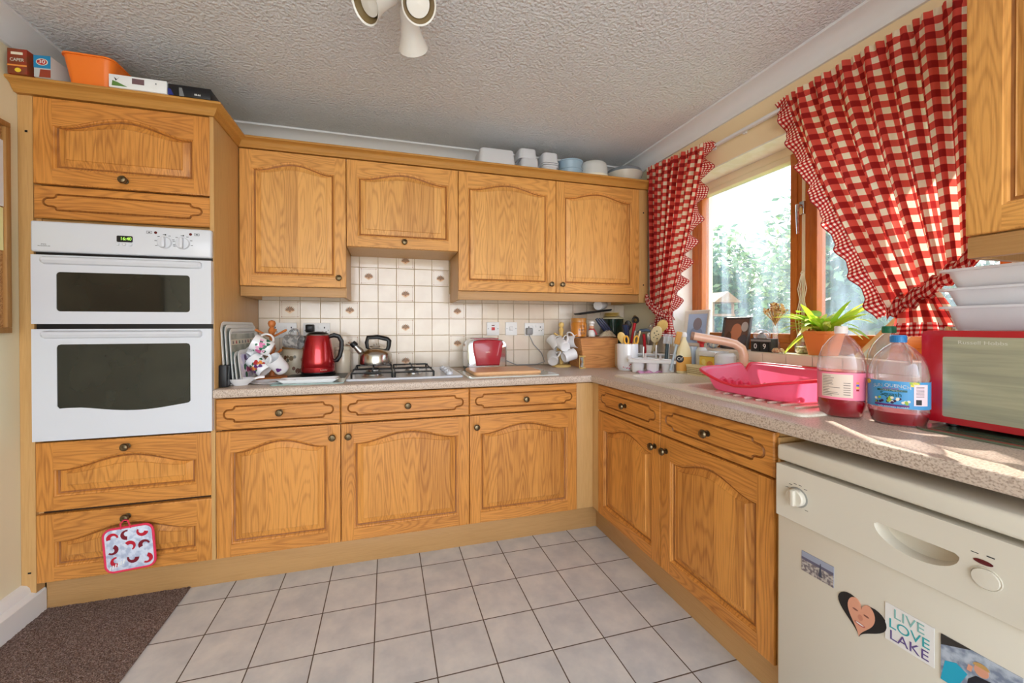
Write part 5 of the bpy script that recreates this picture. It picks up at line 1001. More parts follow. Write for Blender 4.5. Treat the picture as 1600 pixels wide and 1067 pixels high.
for k in range(7): a = k*.9; b.lathe([(.0001, 0), (.009, .004), (.010, .010), (.005, .017), (.0001, .018)], mat('shell_brown', (196, 140, 110), .5, mott=(150, (240, 220, 190), .4, .6)), c=(.012*cos(a)*(k > 0), .017*sin(a)*(k > 0), .004*(k % 2)), seg=10)
b.build('shells', t)
# potted plant
POTO = mat('orange_pot', (226, 138, 70), .5)
t = thing('potted_plant', 'lime green arching plant in an orange pot on the window sill', 'plant', (.058, -1.310, SZ)); b = B(); b.rings([[(x*k, y*k, z) for x, y in rrect(-.055, -.055, .055, .055, .02)] for k, z in ((.68, 0), (.70, .002), (.98, .088), (1.03, .090), (1.03, .100), (.96, .100), (.93, .085))], POTO); b.build('plant_pot', t)
def leafmat(n, c, tcol, f=.5):
    m = bpy.data.materials.new(n); m.use_nodes = True; nt = m.node_tree; bs = nt.nodes['Principled BSDF']; bs.inputs['Base Color'].default_value = lin(c); bs.inputs['Roughness'].default_value = .45
    tl = N(nt, 'ShaderNodeBsdfTranslucent'); tl.inputs[0].default_value = lin(tcol); mx = N(nt, 'ShaderNodeMixShader'); mx.inputs[0].default_value = f; nt.links.new(bs.outputs[0], mx.inputs[1]); nt.links.new(tl.outputs[0], mx.inputs[2]); nt.links.new(mx.outputs[0], nt.nodes['Material Output'].inputs[0]); MT[n] = m; return m
LF = [leafmat('lime_leaf', (186, 214, 70), (214, 240, 80)), leafmat('bright_leaf', (140, 186, 56), (180, 224, 60)), leafmat('pale_leaf', (214, 226, 120), (230, 240, 130))]
def blade(b, p0, az, L, wd, rise, droop, m, n=8, fold=.15):
    d = V((cos(az), sin(az), 0)); s_ = V((-sin(az), cos(az), 0)); rows = []
    for i in range(n+1):
        t_ = i/n; c_ = V(p0)+d*L*t_+V((0, 0, rise*t_-droop*t_*t_)); ww = wd*sin(pi*min(1, t_*.93+.05))**.8; rows.append([c_-s_*ww+V((0, 0, ww*fold)), c_, c_+s_*ww+V((0, 0, ww*fold))])
    b.rings(rows, m, close=False)
b = B()
for k in range(64):
    az = random.random()*2*pi; L = .07+.12*random.random()
    if cos(az) > .2: L = min(L, .065/cos(az))
    blade(b, (random.uniform(-.02, .02), random.uniform(-.02, .02), .09), az, L, .008+.008*random.random(), .10+.08*random.random(), .05+.08*random.random(), LF[k % 3])
for az, L, wd, ri, dr_ in ((R(-95), .20, .028, .17, .06), (R(-100), .17, .022, .12, .05), (R(-75), .13, .02, .16, .04)): blade(b, (0, -.01, .095), az, L, wd, ri, dr_, LF[0], 12)
b.build('arching_leaves', t, normals=False); b = B()
for az, L, wd, ri, dr_, z in ((R(100), .17, .042, .06, .03, .13), (R(80), .10, .045, .07, .05, .16), (R(110), .12, .034, -.02, .09, .10), (R(125), .09, .03, .10, .05, .12)):
    b.tube([(0, 0, .09), (cos(az)*.02, sin(az)*.02, z)], .002, LF[1], 5); blade(b, (cos(az)*.02, sin(az)*.02, z), az, L, wd, ri, dr_, LF[0 if L > .1 else 1], 12, .1)
b.build('broad_leaves', t, normals=False)
t = thing('glass_jar', 'round glass jar with pebbles half hidden behind the broad plant leaf', 'jar', (.088, -1.215, SZ)); b = B(); b.lathe([(.028, 0), (.036, .01), (.038, .05), (.028, .075), (.026, .085)], CLR, seg=28, cap1=False); b.build('jar_body', t); b = B(); b.lathe([(.027, .002), (.034, .012), (.035, .03), (.0001, .034)], mat('pebbles', (150, 150, 120), .6, mott=(120, (220, 210, 180), .4, .6)), seg=24); b.build('pebbles', t)
t = thing('framed_print', 'tilted pale wooden picture frame leaning at the right end of the sill', 'photo frame', (.080, -1.405, SZ)); T = M.Rotation(R(-0), 4, 'Z') @ frame_T((0, 0, 0), V((0, -1, 0)).normalized(), (.10, 0, 1)) @ M.Rotation(R(-38), 4, 'Z'); b = B(); PWF = mat('pale_wood_frame', (232, 208, 168), .5)
for q in ((0, 0, .014, .20), (.066, 0, .08, .20), (.014, 0, .066, .014), (.014, .186, .066, .20)): b.box(q[0], q[1], -.005, q[2], q[3], .005, PWF, .002, T)
b.build('frame_moulding', t); b = B(); b.box(.012, .012, -.002, .068, .188, .0, mat('pale_picture', (196, 222, 226), .1, coat=.5, mott=(20, (230, 240, 240), .4, .6)), T=T); b.build('picture', t)
t = thing('wooden_ornament', 'small orange wooden wedge ornament at the right end of the sill', 'ornament', (.06, -1.56, SZ)); b = B(); b.prism([(-.03, 0), (.03, 0), (.036, .035), (.0, .085), (-.02, .05)], .014, mat('orange_wood', (220, 140, 60), .5), frame_T((0, 0, 0), (0, -1, 0), (0, 0, 1))); b.build('wedge', t)
b = B(); b.box(-.018, -.008, 0, .018, .008, .006, mat('slate', (110, 112, 122), .5), .001); b.build('foot', t) if 0 else b.bm.free()
# hanging macrame cord on the mullion
t = thing('macrame_hanger', 'cream knotted cord hanging on the window mullion', 'cord', (.132, -1.172, 1.36)); b = B()
for k in range(5): x = (k-2)*.006; b.tube([(0, x*.4, 0), (-.003, x*1.6, -.07), (-.003, x*.8, -.12), (-.004, x*2.4, -.21), (-.003, x*1.5, -.29)], .0018, mat('cream_cord', (240, 232, 210), .9), 5)
b.tube([(0, -.008, 0), (-.004, 0, .008), (0, .008, 0), (0, 0, -.006), (0, -.008, 0)], .003, mat('cream_cord'), 6); b.build('cords', t)
# oval wooden plaque on the wall by the corner
b = B(); b.lathe([(.024, 0), (.024, .006), (.020, .009), (.0001, .009)], mat('brass_plaque', (176, 140, 84), .5, mott=(40, (130, 96, 50), .4, .6)), T=M.Rotation(-pi/2, 4, 'Y'), sx=1.35); tag(b.build('wall_plaque', loc=(-.0085, -.145, 1.165)), 'small oval brown plaque on the wall below the wall cabinet', 'plaque')
# ---------------------------------------------------------------- curtains
def gingham(name, p, c2, c1, c0, tr_=.45):
    m = bpy.data.materials.new(name); m.use_nodes = True; nt = m.node_tree; bs = nt.nodes['Principled BSDF']; bs.inputs['Roughness'].default_value = .9; bs.inputs['Specular IOR Level'].default_value = .1
    uv = N(nt, 'ShaderNodeUVMap'); s = N(nt, 'ShaderNodeSeparateXYZ'); nt.links.new(uv.outputs[0], s.inputs[0])
    st2 = lambda o: math_(nt, 'GREATER_THAN', math_(nt, 'FRACT', math_(nt, 'DIVIDE', o, p)), .5)
    sm = math_(nt, 'ADD', st2(s.outputs['X']), st2(s.outputs['Y']))
    col = mixc(nt, math_(nt, 'GREATER_THAN', sm, .5), lin(c0), mixc(nt, math_(nt, 'GREATER_THAN', sm, 1.5), lin(c1), lin(c2)))
    nt.links.new(col, bs.inputs['Base Color']); tl = N(nt, 'ShaderNodeBsdfTranslucent'); nt.links.new(col, tl.inputs[0]); mx = N(nt, 'ShaderNodeMixShader'); mx.inputs[0].default_value = tr_
    nt.links.new(bs.outputs[0], mx.inputs[1]); nt.links.new(tl.outputs[0], mx.inputs[2]); nt.links.new(mx.outputs[0], nt.nodes['Material Output'].inputs[0]); return m
GB = gingham('red_gingham', .046, (162, 42, 42), (226, 92, 80), (250, 240, 214)); GS = gingham('small_red_gingham', .016, (160, 24, 30), (220, 90, 84), (250, 240, 226), .4)
RDC = mat('red_piping', (150, 40, 50), .8)
def curtain(label, y0, y1, z0, z1, A, Bp, nf, fw, bow, hook, tail):
    # y0 fixed edge, y1 free edge at the top; A fixed-edge point and Bp free-edge point at the tie (y,z)
    t = thing('curtain', label, 'curtain', (-.045, (y0+y1)/2, (z0+z1)/2)); ox, oy, oz_ = -.045, (y0+y1)/2, (z0+z1)/2
    ph = random.random()*6
    def pt(s, v):
        top = V((y0+(y1-y0)*s, z0+(z1-z0)*s)); bot = V((A[0]+(Bp[0]-A[0])*s, A[1]+(Bp[1]-A[1])*s)); e = v**(1+bow*s)
        y = top.x+(bot.x-top.x)*e; z = top.y+(bot.y-top.y)*v
        amp = .006+.017*min(1, v*6)*(1-.35*v); x = amp*sin(2*pi*nf*s+ph+.9*sin(3*s+v*1.5))+.004*sin(2*pi*nf*2.3*s+2*v)
        if v < .05: x += .006*sin(2*pi*nf*3.1*s)
        y += .004*cos(2*pi*nf*s+ph)*min(1, v*4)
        return V((x-.006*s, y-oy, z-oz_))
    Lh = math.hypot(y0-A[0], z0-A[1])
    b = B(); b.grid(pt, 150, 60, GB, uv=lambda s, v: (s*fw, v*1.0*Lh*(1+.12*s))); b.build('curtain_fabric', t, ang=180, normals=False)
    # frill along the free edge and the heading frill
    sg = 1 if y1 > y0 else -1
    def fp(u, v):
        e0 = pt(1, u); wv = sin(u*2*pi*8+.8*sin(u*9)); return V((e0.x+.026*v*wv+.006*v*sin(u*110), e0.y+sg*(.046+.006*wv+.003*sin(u*61))*v, e0.z-.012*v*(1-u)-.020*v*u))
    b = B(); b.grid(fp, 190, 5, GS, uv=lambda u, v: (u*Lh*1.5, v*.06)); b.tube([fp(i/190, 1) for i in range(191)], .0012, RDC, 4); b.build('frill', t, ang=180, normals=False)
    # tie band from hook to gather
    b = B(); H = V((hook[0], hook[1])); G = V((Bp[0], Bp[1])); n = 40
    def tb(u, v):
        c = H+(G-H)*u; sag = -.020*sin(pi*u); a = 2*pi*v; pf = .030+.010*sin(u*2*pi*6)
        return V((.002-.040*sin(pi*min(1, u*1.0+.0))**.5*max(0, cos(a)) if 0 else -.014-.030*sin(pi*u)**.5*cos(a)*.9-.004*sin(u*50+a), c.x-oy+.0*sin(a), c.y-oz_+sag+pf*sin(a)*.9))
    b.grid(tb, 70, 14, GS, uv=lambda u, v: (u*.34, v*.13)); b.build('tie_band', t, ang=180, normals=False)
    # tail below the tie
    def tl_(s, v):
        c = V((A[0]*.35+Bp[0]*.65, A[1]*.35+Bp[1]*.65)); w0 = .05+tail[0]*v; y = c.x+(s-.5)*w0*2+tail[2]*v; z = c.y+.01-tail[1]*v
        return V((-.006+(.014+.008*v)*sin(2*pi*5*s+ph)+.020*v*0, y-oy, z-oz_-.012*abs(s-.5)))
    b = B(); b.grid(tl_, 60, 16, GB if tail[3] else GS, uv=lambda s, v: (s*.4, v*tail[1]*1.1)); b.build('tail', t, ang=180, normals=False)
    def t2(s, v): p = tl_(s, 1); return V((p.x+.012*v*sin(s*2*pi*8), p.y+(s-.5)*.02*v, p.z-.045*v))
    b = B(); b.grid(t2, 80, 4, GS, uv=lambda s, v: (s*.35, v*.05)); b.build('tail_frill', t, ang=180, normals=False)
    b = B(); b.tube([(-hook[2]+.0, 0, 0), (-.03-hook[2]*0, 0, 0)], .004, CHROME, 6, T=M.Translation((.045, hook[0]-oy, hook[1]-oz_+.03))); b.build('tieback_hook', t)
    return t
curtain('red gingham curtain gathered beside the wall cabinets, left of the window', -.315, -.80, 2.150, 2.095, (-.36, 1.235), (-.545, 1.175), 7, .72, .35, (-.33, 1.30, 0), (.028, .10, .0, 0))
curtain('large red gingham curtain swept aside by a tie, right of the window', -1.835, -1.235, 2.105, 2.095, (-1.80, 1.335), (-1.585, 1.165), 8, .86, .28, (-1.835, 1.375, 0), (.032, .10, -.02, 1))
b = B(); b.box(-.030, -1.86, 2.058, -.010, -.29, 2.072, mat('white_track', (226, 226, 230), .4), .002)
for y in (-.31, -.82, -1.0, -1.30, -1.84): b.box(-.012, y-.008, 2.052, .0, y+.008, 2.078, mat('white_track'))
tag(b.build('curtain_track'), 'white curtain track along the wall above the window', 'curtain track')
# ---------------------------------------------------------------- things on the cabinet tops
CZ = 2.0545
def carton(name, label, c, sx_, sy_, sz_, m, rz, extra=None, cat='box', tilt=0):
    t = thing(name, label, cat, c, rz); b = B(); T = M.Rotation(tilt, 4, 'X'); b.box(-sx_/2, 0, 0, sx_/2, sy_, sz_, m, .0015, T); b.build('carton', t)
    if extra: extra(t, T @ frame_T((0, -.0004, 0), (1, 0, 0), (0, 0, 1)), sx_, sz_)
    return t
BRC = mat('brown_carton', (126, 62, 34), .5, mott=(30, (150, 50, 30), .45, .6))
def ex1(t, T, a, h):
    b = B(); b.prism([(-a*.3, h*.76), (a*.3, h*.76), (a*.3, h*.86), (-a*.3, h*.86)], .0004, mat('cream_print'), T); b.prism([(-a/2, h*.30), (a/2, h*.30), (a/2, h*.36), (-a/2, h*.36)], .0004, ORP, T); b.prism([(a*.05+.010*cos(u), h*.15+.008*sin(u)) for u in [2*pi*i/10 for i in range(10)]], .0004, YEL, T); b.build('printed_face', t); text('CAPER', .016, mat('pale_ink'), T @ M.Translation((0, h*.55, 0)), t, 'lettering', wx=.9)
carton('food_carton', 'brown food carton at the far left on top of the oven housing', (-2.990, -.652, CZ), .060, .17, .092, BRC, R(-4), ex1)
def ex2(t, T, a, h):
    b = B(); b.prism([(-a/2, h*.42), (a/2, h*.42), (a/2, h), (-a/2, h)], .0004, mat('cyan_print', (30, 130, 180), .4), T); b.prism([(.019*cos(u), h*.70+.013*sin(u)) for u in [2*pi*i/20 for i in range(20)]], .0010, mat('cream_print'), T); b.prism([(.016*cos(u), h*.70+.0105*sin(u)) for u in [2*pi*i/20 for i in range(20)]], .0014, REDP, T); b.build('printed_face', t); b = B(); b.prism([(-.01, 0), (a/2, 0), (a/2, h*.36), (-.006, h*.36)], .0004, mat('foil_red', (150, 60, 40), .3), T); b.build('printed_stripe', t); text('30', .019, WPL, T @ M.Translation((0, h*.70, .0018)), t, 'lettering', wx=1.2)
carton('food_bag_roll_box', 'blue and silver carton marked 30 on top of the oven housing', (-2.918, -.650, CZ), .054, .20, .080, mat('silver_carton', (190, 194, 196), .3), R(-6), ex2)
ORT = mat('orange_tub', (240, 122, 34), .4)
tub('plastic_tub', 'bright orange tub lying on top of the oven housing', (-2.790, -.545, CZ+.0005), .165, .20, .112, ORT, flip=False, r=.03, taper=.80, rim=.003)
def ex3(t, T, a, h):
    b = B(); b.prism([(-.02, h*.42), (.02, h*.42), (.02, h*.85), (-.02, h*.85)], .0004, mat('mauve_print', (110, 84, 90), .4), T); b.prism([(-a/2+.01, .006), (-a/2+.06, .006), (-a/2+.03, .020), (-a/2+.012, .026)], .0004, mat('leaf_print2', (90, 130, 60), .4), T); b.prism([(-a*.38, h*.5), (-a*.32, h*.8), (-a*.36, h*.62), (-a*.41, h*.78)], .0004, BLACKP, T); b.prism([(a*.30, h*.6), (a*.32, h*.6), (a*.32, h*.72), (a*.30, h*.72)], .0004, GREYP, T); b.build('printed_face', t)
carton('gadget_box', 'flat white gift box with a leaf print on top of the oven housing', (-2.622, -.648, CZ), .190, .17, .050, mat('white_card', (236, 238, 240), .4), 0, ex3)
def ex4(t, T, a, h):
    b = B(); b.prism([(-.035, .0), (-.018, .0), (-.026, h*.75), (-.036, h*.75)], .0004, GREYP, T); b.build('printed_stripe', t); b = B(); b.prism([(-a/2, .0), (-a/2+.02, .0), (-a/2+.01, h*.5), (-a/2, h*.6)], .0004, mat('indigo_print', (40, 50, 130), .4), T); b.build('printed_face', t); text('88.66', .010, WPL, T @ M.Translation((.028, .012, 0)), t, 'lettering')
carton('gadget_box', 'flat black gift box at the right end of the oven housing top', (-2.450, -.646, CZ), .148, .16, .044, mat('black_card', (22, 22, 26), .35), 0, ex4)
cy_ = -.245
GRT = mat('frosted_grey_tub', (206, 208, 206), .35, trans=.0); BLT = mat('frosted_blue_tub', (150, 176, 196), .3)
tub('plastic_tub', 'large clear lidded tub at the left of the row on the wall cabinets', (-1.055, cy_, CZ+.0005), .225, .17, .098, TUB, flip=True, rim=.006, taper=.9)
tub('plastic_tub', 'lower clear tub of the second stack on the wall cabinets', (-.845, cy_, CZ+.0005), .120, .13, .072, TUB, flip=True, taper=.9, rim=.003); tub('plastic_tub', 'upper clear tub of the second stack on the wall cabinets', (-.855, cy_+.01, CZ+.073), .118, .13, .062, TUB, flip=True, taper=.9, rim=.003)
for k in range(4): tub('plastic_tub', ('lowest tub of the third stack on the wall cabinets', 'second lowest tub of the third stack on the wall cabinets', 'second highest tub of the third stack on the wall cabinets', 'top tub of the third stack on the wall cabinets')[k], (-.710, cy_, CZ+.0005+(0, .040, .051, .062)[k]), .105-.004*(3-k if k < 3 else 0), .12, (.039, .010, .010, .062)[k], TUB, flip=(k != 0), taper=.92, rim=.003)
for k in range(2):
    b = B(); b.lathe([(.058, 0), (.060, .003), (.066, .042), (.070, .043), (.071, .048), (.0001, .049)], BLT, seg=36, sx=1.15); tag(b.build('round_tub', loc=(-.560, cy_-.01, CZ+.0005+.0495*k)), ('lower blue-grey round tub on the wall cabinets', 'upper blue-grey round tub on the wall cabinets')[k], 'container')
t = thing('cake_box', 'domed grey cake keeper with a white base on the wall cabinets', 'cake box', (-.395, cy_-.0, CZ)); b = B(); b.lathe([(.088, 0), (.098, .008), (.100, .018), (.094, .022), (.0001, .022)], mat('cream_plastic', (232, 228, 210), .35), seg=44); b.build('base', t); b = B(); b.lathe([(.092, .0225), (.090, .075), (.084, .100), (.074, .108), (.0001, .110)], GRT, seg=44); b.build('dome', t)
t = thing('salad_bowl', 'large translucent bowl with a grey lid at the corner end of the cabinets', 'bowl', (-.150, cy_+.03, CZ)); b = B(); b.lathe([(.075, 0), (.090, .006), (.118, .06), (.122, .072), (.0001, .072)], mat('frosted_beige_bowl', (204, 200, 188), .3), seg=48); b.build('bowl_body', t); b = B(); b.lathe([(.118, .0725), (.116, .082), (.112, .094), (.104, .098), (.0001, .099)], mat('slate_grey_lid', (120, 128, 134), .35), seg=48); b.build('lid', t)
# ---------------------------------------------------------------- pot holder on the lower drawer knob
t = thing('pot_holder', 'quilted red and white pot holder hanging from the lowest drawer knob', 'pot holder', (-2.690, -.628, .352)); b = B(); P = rrect(-.082, -.195, .082, -.025, .028); T = frame_T((.012, 0, 0), (1, 0, 0), (0, 0, 1)) @ M.Rotation(R(4), 4, 'Z')
def pill(l, z, k): return [(p[0], p[1], z) for p in scl(l, k)]
b.rings([pill(P, -.004, .97), pill(P, 0, 1), pill(P, .002, .97)], mat('pot_holder_cloth', (214, 220, 232), .9, mott=(40, (176, 186, 206), .45, .6), bump=(90, .7, .004)), T=T)
b.build('pad', t); b = B(); cx_ = [(-.052, -.06), (-.005, -.055), (.048, -.05), (-.055, -.105), (.002, -.10), (.050, -.105), (-.045, -.155), (.010, -.150), (.055, -.160)]
for i, (x, y) in enumerate(cx_):
    r = .020; a0 = i*1.3; arc = [(x+r*cos(a0+u), y+r*sin(a0+u)) for u in [pi*1.1*j/9 for j in range(10)]]+[(x+r*.5*cos(a0+u)+.004*cos(a0), y+r*.5*sin(a0+u)+.004*sin(a0)) for u in [pi*1.1*j/9 for j in range(9, -1, -1)]]
    b.prism(arc, .0034+.0001*i, (mat('holder_red', (186, 22, 44), .8), mat('holder_dark_red', (120, 20, 36), .8))[i % 2], T)
for i in range(6): b.prism([(-.07+.009*i, -.185+.004*i), (-.066+.009*i, -.186+.004*i), (-.062+.009*i, -.172+.004*i), (-.066+.009*i, -.170+.004*i)], .0044, WPL, T)
b.build('swirl_print', t); b = B(); b.tube([(x, y, .0) for x, y in P], .0045, mat('holder_piping', (226, 52, 84), .7), 8, closed=True, T=T); b.tube([(-.022, -.030, .001), (-.020, -.006, .006), (-.006, .007, .008), (.006, .004, .008), (.008, -.012, .005), (.010, -.030, .001)], .0028, mat('holder_piping'), 6, T=T); b.build('piping', t)
# ---------------------------------------------------------------- magnets on the dishwasher door (local x along -Y, z up)
def mag(label, name, x, z, draw):
    t = thing(name, label, 'magnet', (-.6148, -1.650-x, z), -pi/2); draw(t, frame_T((0, 0, 0), (1, 0, 0), (0, 0, 1))); return t
def g1(t, T):
    b = B(); b.box(-.0385, -.026, 0, .0385, .026, .0015, mat('city_haze', (150, 154, 170), .4), T=T); b.build('backing', t); b = B(); b.box(-.0385, -.026, .0015, .0385, .004, .0018, mat('city_brown', (112, 102, 104), .5, mott=(160, (186, 176, 166), .42, .6)), T=T); b.box(-.0385, .004, .0015, .0385, .011, .0017, mat('city_far', (96, 92, 110), .5), T=T); b.prism([(.004, -.018), (.012, -.018), (.009, .016), (.008, .016)], .0022, mat('tower_grey', (70, 72, 84), .5), T); b.build('city_picture', t)
mag('small rectangular magnet with a hazy city skyline photo', 'photo_magnet', .108, .499, g1)
def heart(k=1, n=48): return [(k*.0030*16*sin(u)**3, k*.0030*(13*cos(u)-5*cos(2*u)-2*cos(3*u)-cos(4*u))) for u in [2*pi*i/n for i in range(n)]]
def g2(t, T):
    T = T @ M.Rotation(R(-4), 4, 'Z'); b = B(); b.prism(heart(), .002, mat('hair_black', (28, 24, 24), .4), T); b.build('backing', t); b = B(); el = lambda cx_, cy_, rx, ry, z, m: b.prism([(cx_+rx*cos(u), cy_+ry*sin(u)) for u in [2*pi*i/28 for i in range(28)]], z, m, T)
    b.prism([(x*.56, min(y, .036)*.99-.0005) for x, y in heart()], .0024, mat('face_skin', (214, 152, 124), .5), T); el(-.011, .008, .0055, .002, .0028, mat('face_shadow', (130, 80, 66), .5)); el(.011, .008, .0055, .002, .0028, mat('face_shadow')); el(0, -.004, .005, .007, .0027, mat('face_warm', (200, 132, 106), .5)); el(0, -.020, .0105, .0035, .0028, mat('lip_tone', (176, 84, 78), .4)); el(0, -.0192, .008, .0015, .0031, WPL); b.build('face_picture', t)
mag('heart-shaped magnet with a close-up of a dark-haired smiling person', 'heart_magnet', .204, .445, g2)
def g3(t, T):
    b = B(); b.box(-.040, -.0405, 0, .040, .0405, .0016, mat('magnet_white', (226, 222, 218), .4), T=T); b.build('backing', t)
    for s_, y, c in (('LIVE', .024, mat('teal_ink_pale', (130, 176, 170), .5)), ('LOVE', -.001, mat('teal_ink', (60, 160, 164), .5)), ('LAKE', -.026, mat('purple_ink', (96, 76, 130), .5))): text(s_, .029, c, T @ M.Translation((0, y, .0018)), t, 'lettering', wx=.98)
mag('white square magnet reading LIVE LOVE LAKE', 'slogan_magnet', .290, .470, g3)
def g4(t, T):
    b = B(); b.box(-.052, -.045, 0, .052, .045, .0016, mat('lake_grey', (120, 130, 150), .4, mott=(60, (180, 188, 200), .4, .6)), T=T); b.build('backing', t); b = B()
    for P_, m, z in (([(-.052, .024), (-.010, .045), (-.052, .045)], mat('dark_peak', (50, 44, 40), .6), .0018), ([(-.052, -.045), (-.03, -.045), (-.015, -.005), (-.03, .004), (-.046, -.004)], mat('cyan_jacket', (30, 160, 190), .5), .0021), ([(-.018, -.045), (.034, -.045), (.030, -.006), (.018, .006), (-.004, .002), (-.014, -.012)], mat('black_jacket', (30, 30, 40), .5), .0022), ([(.003+.0095*cos(u), .016+.011*sin(u)) for u in [2*pi*i/16 for i in range(16)]], mat('face_skin'), .0024), ([(.003+.0105*cos(u), .022+.008*sin(u)) for u in [pi*i/12 for i in range(13)]], mat('hair_fair', (190, 150, 90), .6), .0026), ([(-.016, .004), (-.010, .004), (-.008, .016), (-.014, .016)], mat('face_skin'), .0022), ([(.026, -.004), (.034, -.012), (.038, -.006), (.030, .002)], mat('face_skin'), .0025)): b.prism(P_, z, m, T)
    b.build('person_picture', t)
mag('photo magnet of a person in a dark jacket beside water', 'photo_magnet', .392, .463, g4)
# ---------------------------------------------------------------- ceiling spotlight
t = thing('ceiling_spotlight', 'white ceiling light fitting with swivelling spot shades', 'ceiling light', (-1.622, -1.225, ZC)); b = B(); SPW = mat('spot_white', (232, 230, 226), .3, coat=.4)
b.lathe([(.0001, -.045), (.035, -.045), (.055, -.032), (.060, 0), (.0001, 0)], SPW, seg=36, cap0=False, cap1=False); b.build('ceiling_rose', t)
def spot(p, d, L=.115):
    p = V(p); d = V(d).normalized(); T = M.Translation(p) @ d.to_track_quat('Z', 'Y').to_matrix().to_4x4(); b = B(); b.tube([V((0, 0, -.035)), (V((0, 0, -.05))+p)/2, p], .008, SPW, 8); a = b.build('arm', t)
    b = B(); b.lathe([(.014, -.02), (.022, -.012), (.026, .0), (.028, .03), (.036, .07), (.050, L-.005), (.052, L), (.048, L-.003), (.034, .07), (.024, .03)], SPW, T=T, seg=36, cap1=False); s_ = b.build('shade', t); b = B(); b.lathe([(.014, .035), (.022, .05), (.035, .085), (.034, L-.02), (.0001, L-.014)], mat('reflector_bulb', (226, 222, 216), .25), T=T, seg=28); b.build('bulb', s_)
    b = B(); b.lathe([(.0475, L-.004), (.037, .085), (.034, .07)], mat('shade_inside_bronze', (120, 100, 66), .4), T=T, seg=36, cap0=False, cap1=False); b.build('shade_lining', s_)
spot((-.045, -.005, -.085), (-.60, -.34, -.62)); spot((.028, -.005, -.085), (.10, -.80, -.72), .105); spot((.012, .055, -.075), (.22, .92, -.42)); spot((-.01, -.10, -.06), (-.1, -.95, -.25))
# ---------------------------------------------------------------- notice board on the left wall
t = thing('notice_board', 'wood-framed cork notice board with papers on the left wall', 'notice board', (XL+.001, -.645, 1.10)); CK = mat('cork', (196, 150, 96), .9, mott=(200, (160, 112, 66), .4, .6)); b = B(); WF = oak('frame_wood', (176, 130, 76), (140, 96, 50), figure=.3)
b.box(0, -1.0, 0, .008, 0, .772, CK); b.build('cork_sheet', t); b = B()
for q in ((-1.0, 0, 0, .020), (-1.0, .752, 0, .772), (-.020, .02, 0, .752), (-1.0, .02, -.98, .752)): b.box(.0005, q[0], q[1], .020, q[2], q[3], WF, .002)
b.build('board_frame', t)
for nm, q, m in (('paper_sheet', (-.30, .46, -.012, .70), mat('notice_white', (226, 226, 230), .7)), ('paper_sheet', (-.26, .30, -.022, .455), mat('notice_yellow', (240, 232, 170), .7)), ('paper_sheet', (-.30, .64, -.03, .755), mat('notice_buff', (206, 176, 110), .7))):
    b = B(); b.box(.010, q[0], q[1], .0115, q[2], q[3], m, T=M.Rotation(0, 4, 'X')); o = b.build(nm, loc=(XL+.001+(0 if m.name != 'notice_buff' else -.0018)+.0006, -.645, 1.10)); tag(o, {'notice_white': 'white paper sheet pinned to the notice board', 'notice_yellow': 'pale yellow note pinned below the white sheet', 'notice_buff': 'buff leaflet pinned at the top of the notice board'}[m.name], 'paper')
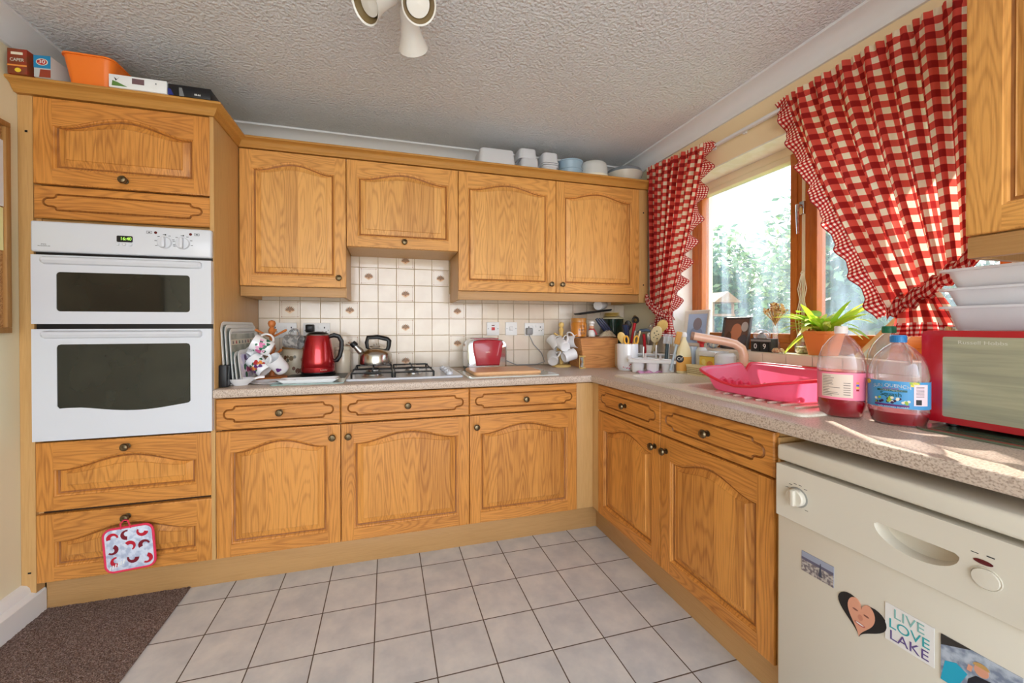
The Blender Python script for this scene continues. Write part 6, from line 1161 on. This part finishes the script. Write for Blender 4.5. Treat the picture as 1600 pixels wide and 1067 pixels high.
# ---------------------------------------------------------------- garden beyond the window
b = B(); b.box(.35, -9, -.3, 14, 9, -.25, mat('lawn_grass', (110, 140, 70), .9, mott=(8, (140, 160, 90), .4, .6))); tag(b.build('lawn'), 'green lawn outside the window', 'grass', kind='stuff')
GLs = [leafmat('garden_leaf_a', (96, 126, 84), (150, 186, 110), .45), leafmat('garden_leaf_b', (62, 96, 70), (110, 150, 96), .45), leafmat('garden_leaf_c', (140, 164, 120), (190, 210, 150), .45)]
def bush(name, label, c, rx, ry, rz, n, sz, core=True):
    t = thing(name, label, 'tree', (c[0], c[1], -.25)); b = B(); zc = c[2]+.25
    for i in range(n):
        a = random.random()*2*pi; u = random.uniform(-1, 1); q = math.sqrt(1-u*u); k = .72+.32*random.random(); k *= 1+.12*sin(5*a+3*u)
        p = V((rx*k*q*cos(a), ry*k*q*sin(a), zc+rz*k*u)); d = V((random.uniform(-1, 1), random.uniform(-1, 1), random.uniform(-1, 1))).normalized(); e_ = d.orthogonal().normalized()*sz*.5; d = d*sz
        if p.z < .12: continue
        b.rings([[p-d, p+e_, p+d, p-e_]], GLs[i % 3], cap0=False)
    b.build('foliage', t, normals=False)
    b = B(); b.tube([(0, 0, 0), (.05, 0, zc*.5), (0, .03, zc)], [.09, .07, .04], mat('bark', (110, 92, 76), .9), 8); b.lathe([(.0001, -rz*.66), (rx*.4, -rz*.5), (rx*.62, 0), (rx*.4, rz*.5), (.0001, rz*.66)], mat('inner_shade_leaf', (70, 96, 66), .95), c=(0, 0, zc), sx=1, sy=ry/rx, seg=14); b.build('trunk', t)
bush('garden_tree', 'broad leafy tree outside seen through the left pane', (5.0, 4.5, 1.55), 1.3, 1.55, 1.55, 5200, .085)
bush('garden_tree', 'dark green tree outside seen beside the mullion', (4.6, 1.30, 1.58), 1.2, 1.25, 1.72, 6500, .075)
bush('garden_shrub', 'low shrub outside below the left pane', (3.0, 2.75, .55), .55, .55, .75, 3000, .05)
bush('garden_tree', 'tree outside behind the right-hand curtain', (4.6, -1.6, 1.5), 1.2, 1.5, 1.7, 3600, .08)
b = B()
for y in [-1.6+.12*i for i in range(60)]: b.box(6.9, y, -.25, 6.92, y+.112, 1.35, mat('fence_board', (176, 150, 120), .9))
tag(b.build('garden_fence'), 'weathered board fence beyond the trees outside', 'fence')
t = thing('bird_table', 'brown wooden bird table outside the left pane', 'bird table', (2.6, 1.85, -.25)); b = B(); BW = mat('bird_table_wood', (150, 116, 84), .8); b.box(-.03, -.03, 0, .03, .03, 1.5, BW); b.build('post', t); b = B(); b.box(-.18, -.22, 1.5, .18, .22, 1.53, BW)
for x in (-.16, .16):
    for y in (-.2, .2): b.box(x-.012, y-.012, 1.53, x+.012, y+.012, 1.68, BW)
b.build('platform', t); b = B(); b.rings([[(-.22, -.28, 1.68), (.22, -.28, 1.68), (0, -.28, 1.82)], [(-.22, .28, 1.68), (.22, .28, 1.68), (0, .28, 1.82)]], BW); b.build('roof', t)
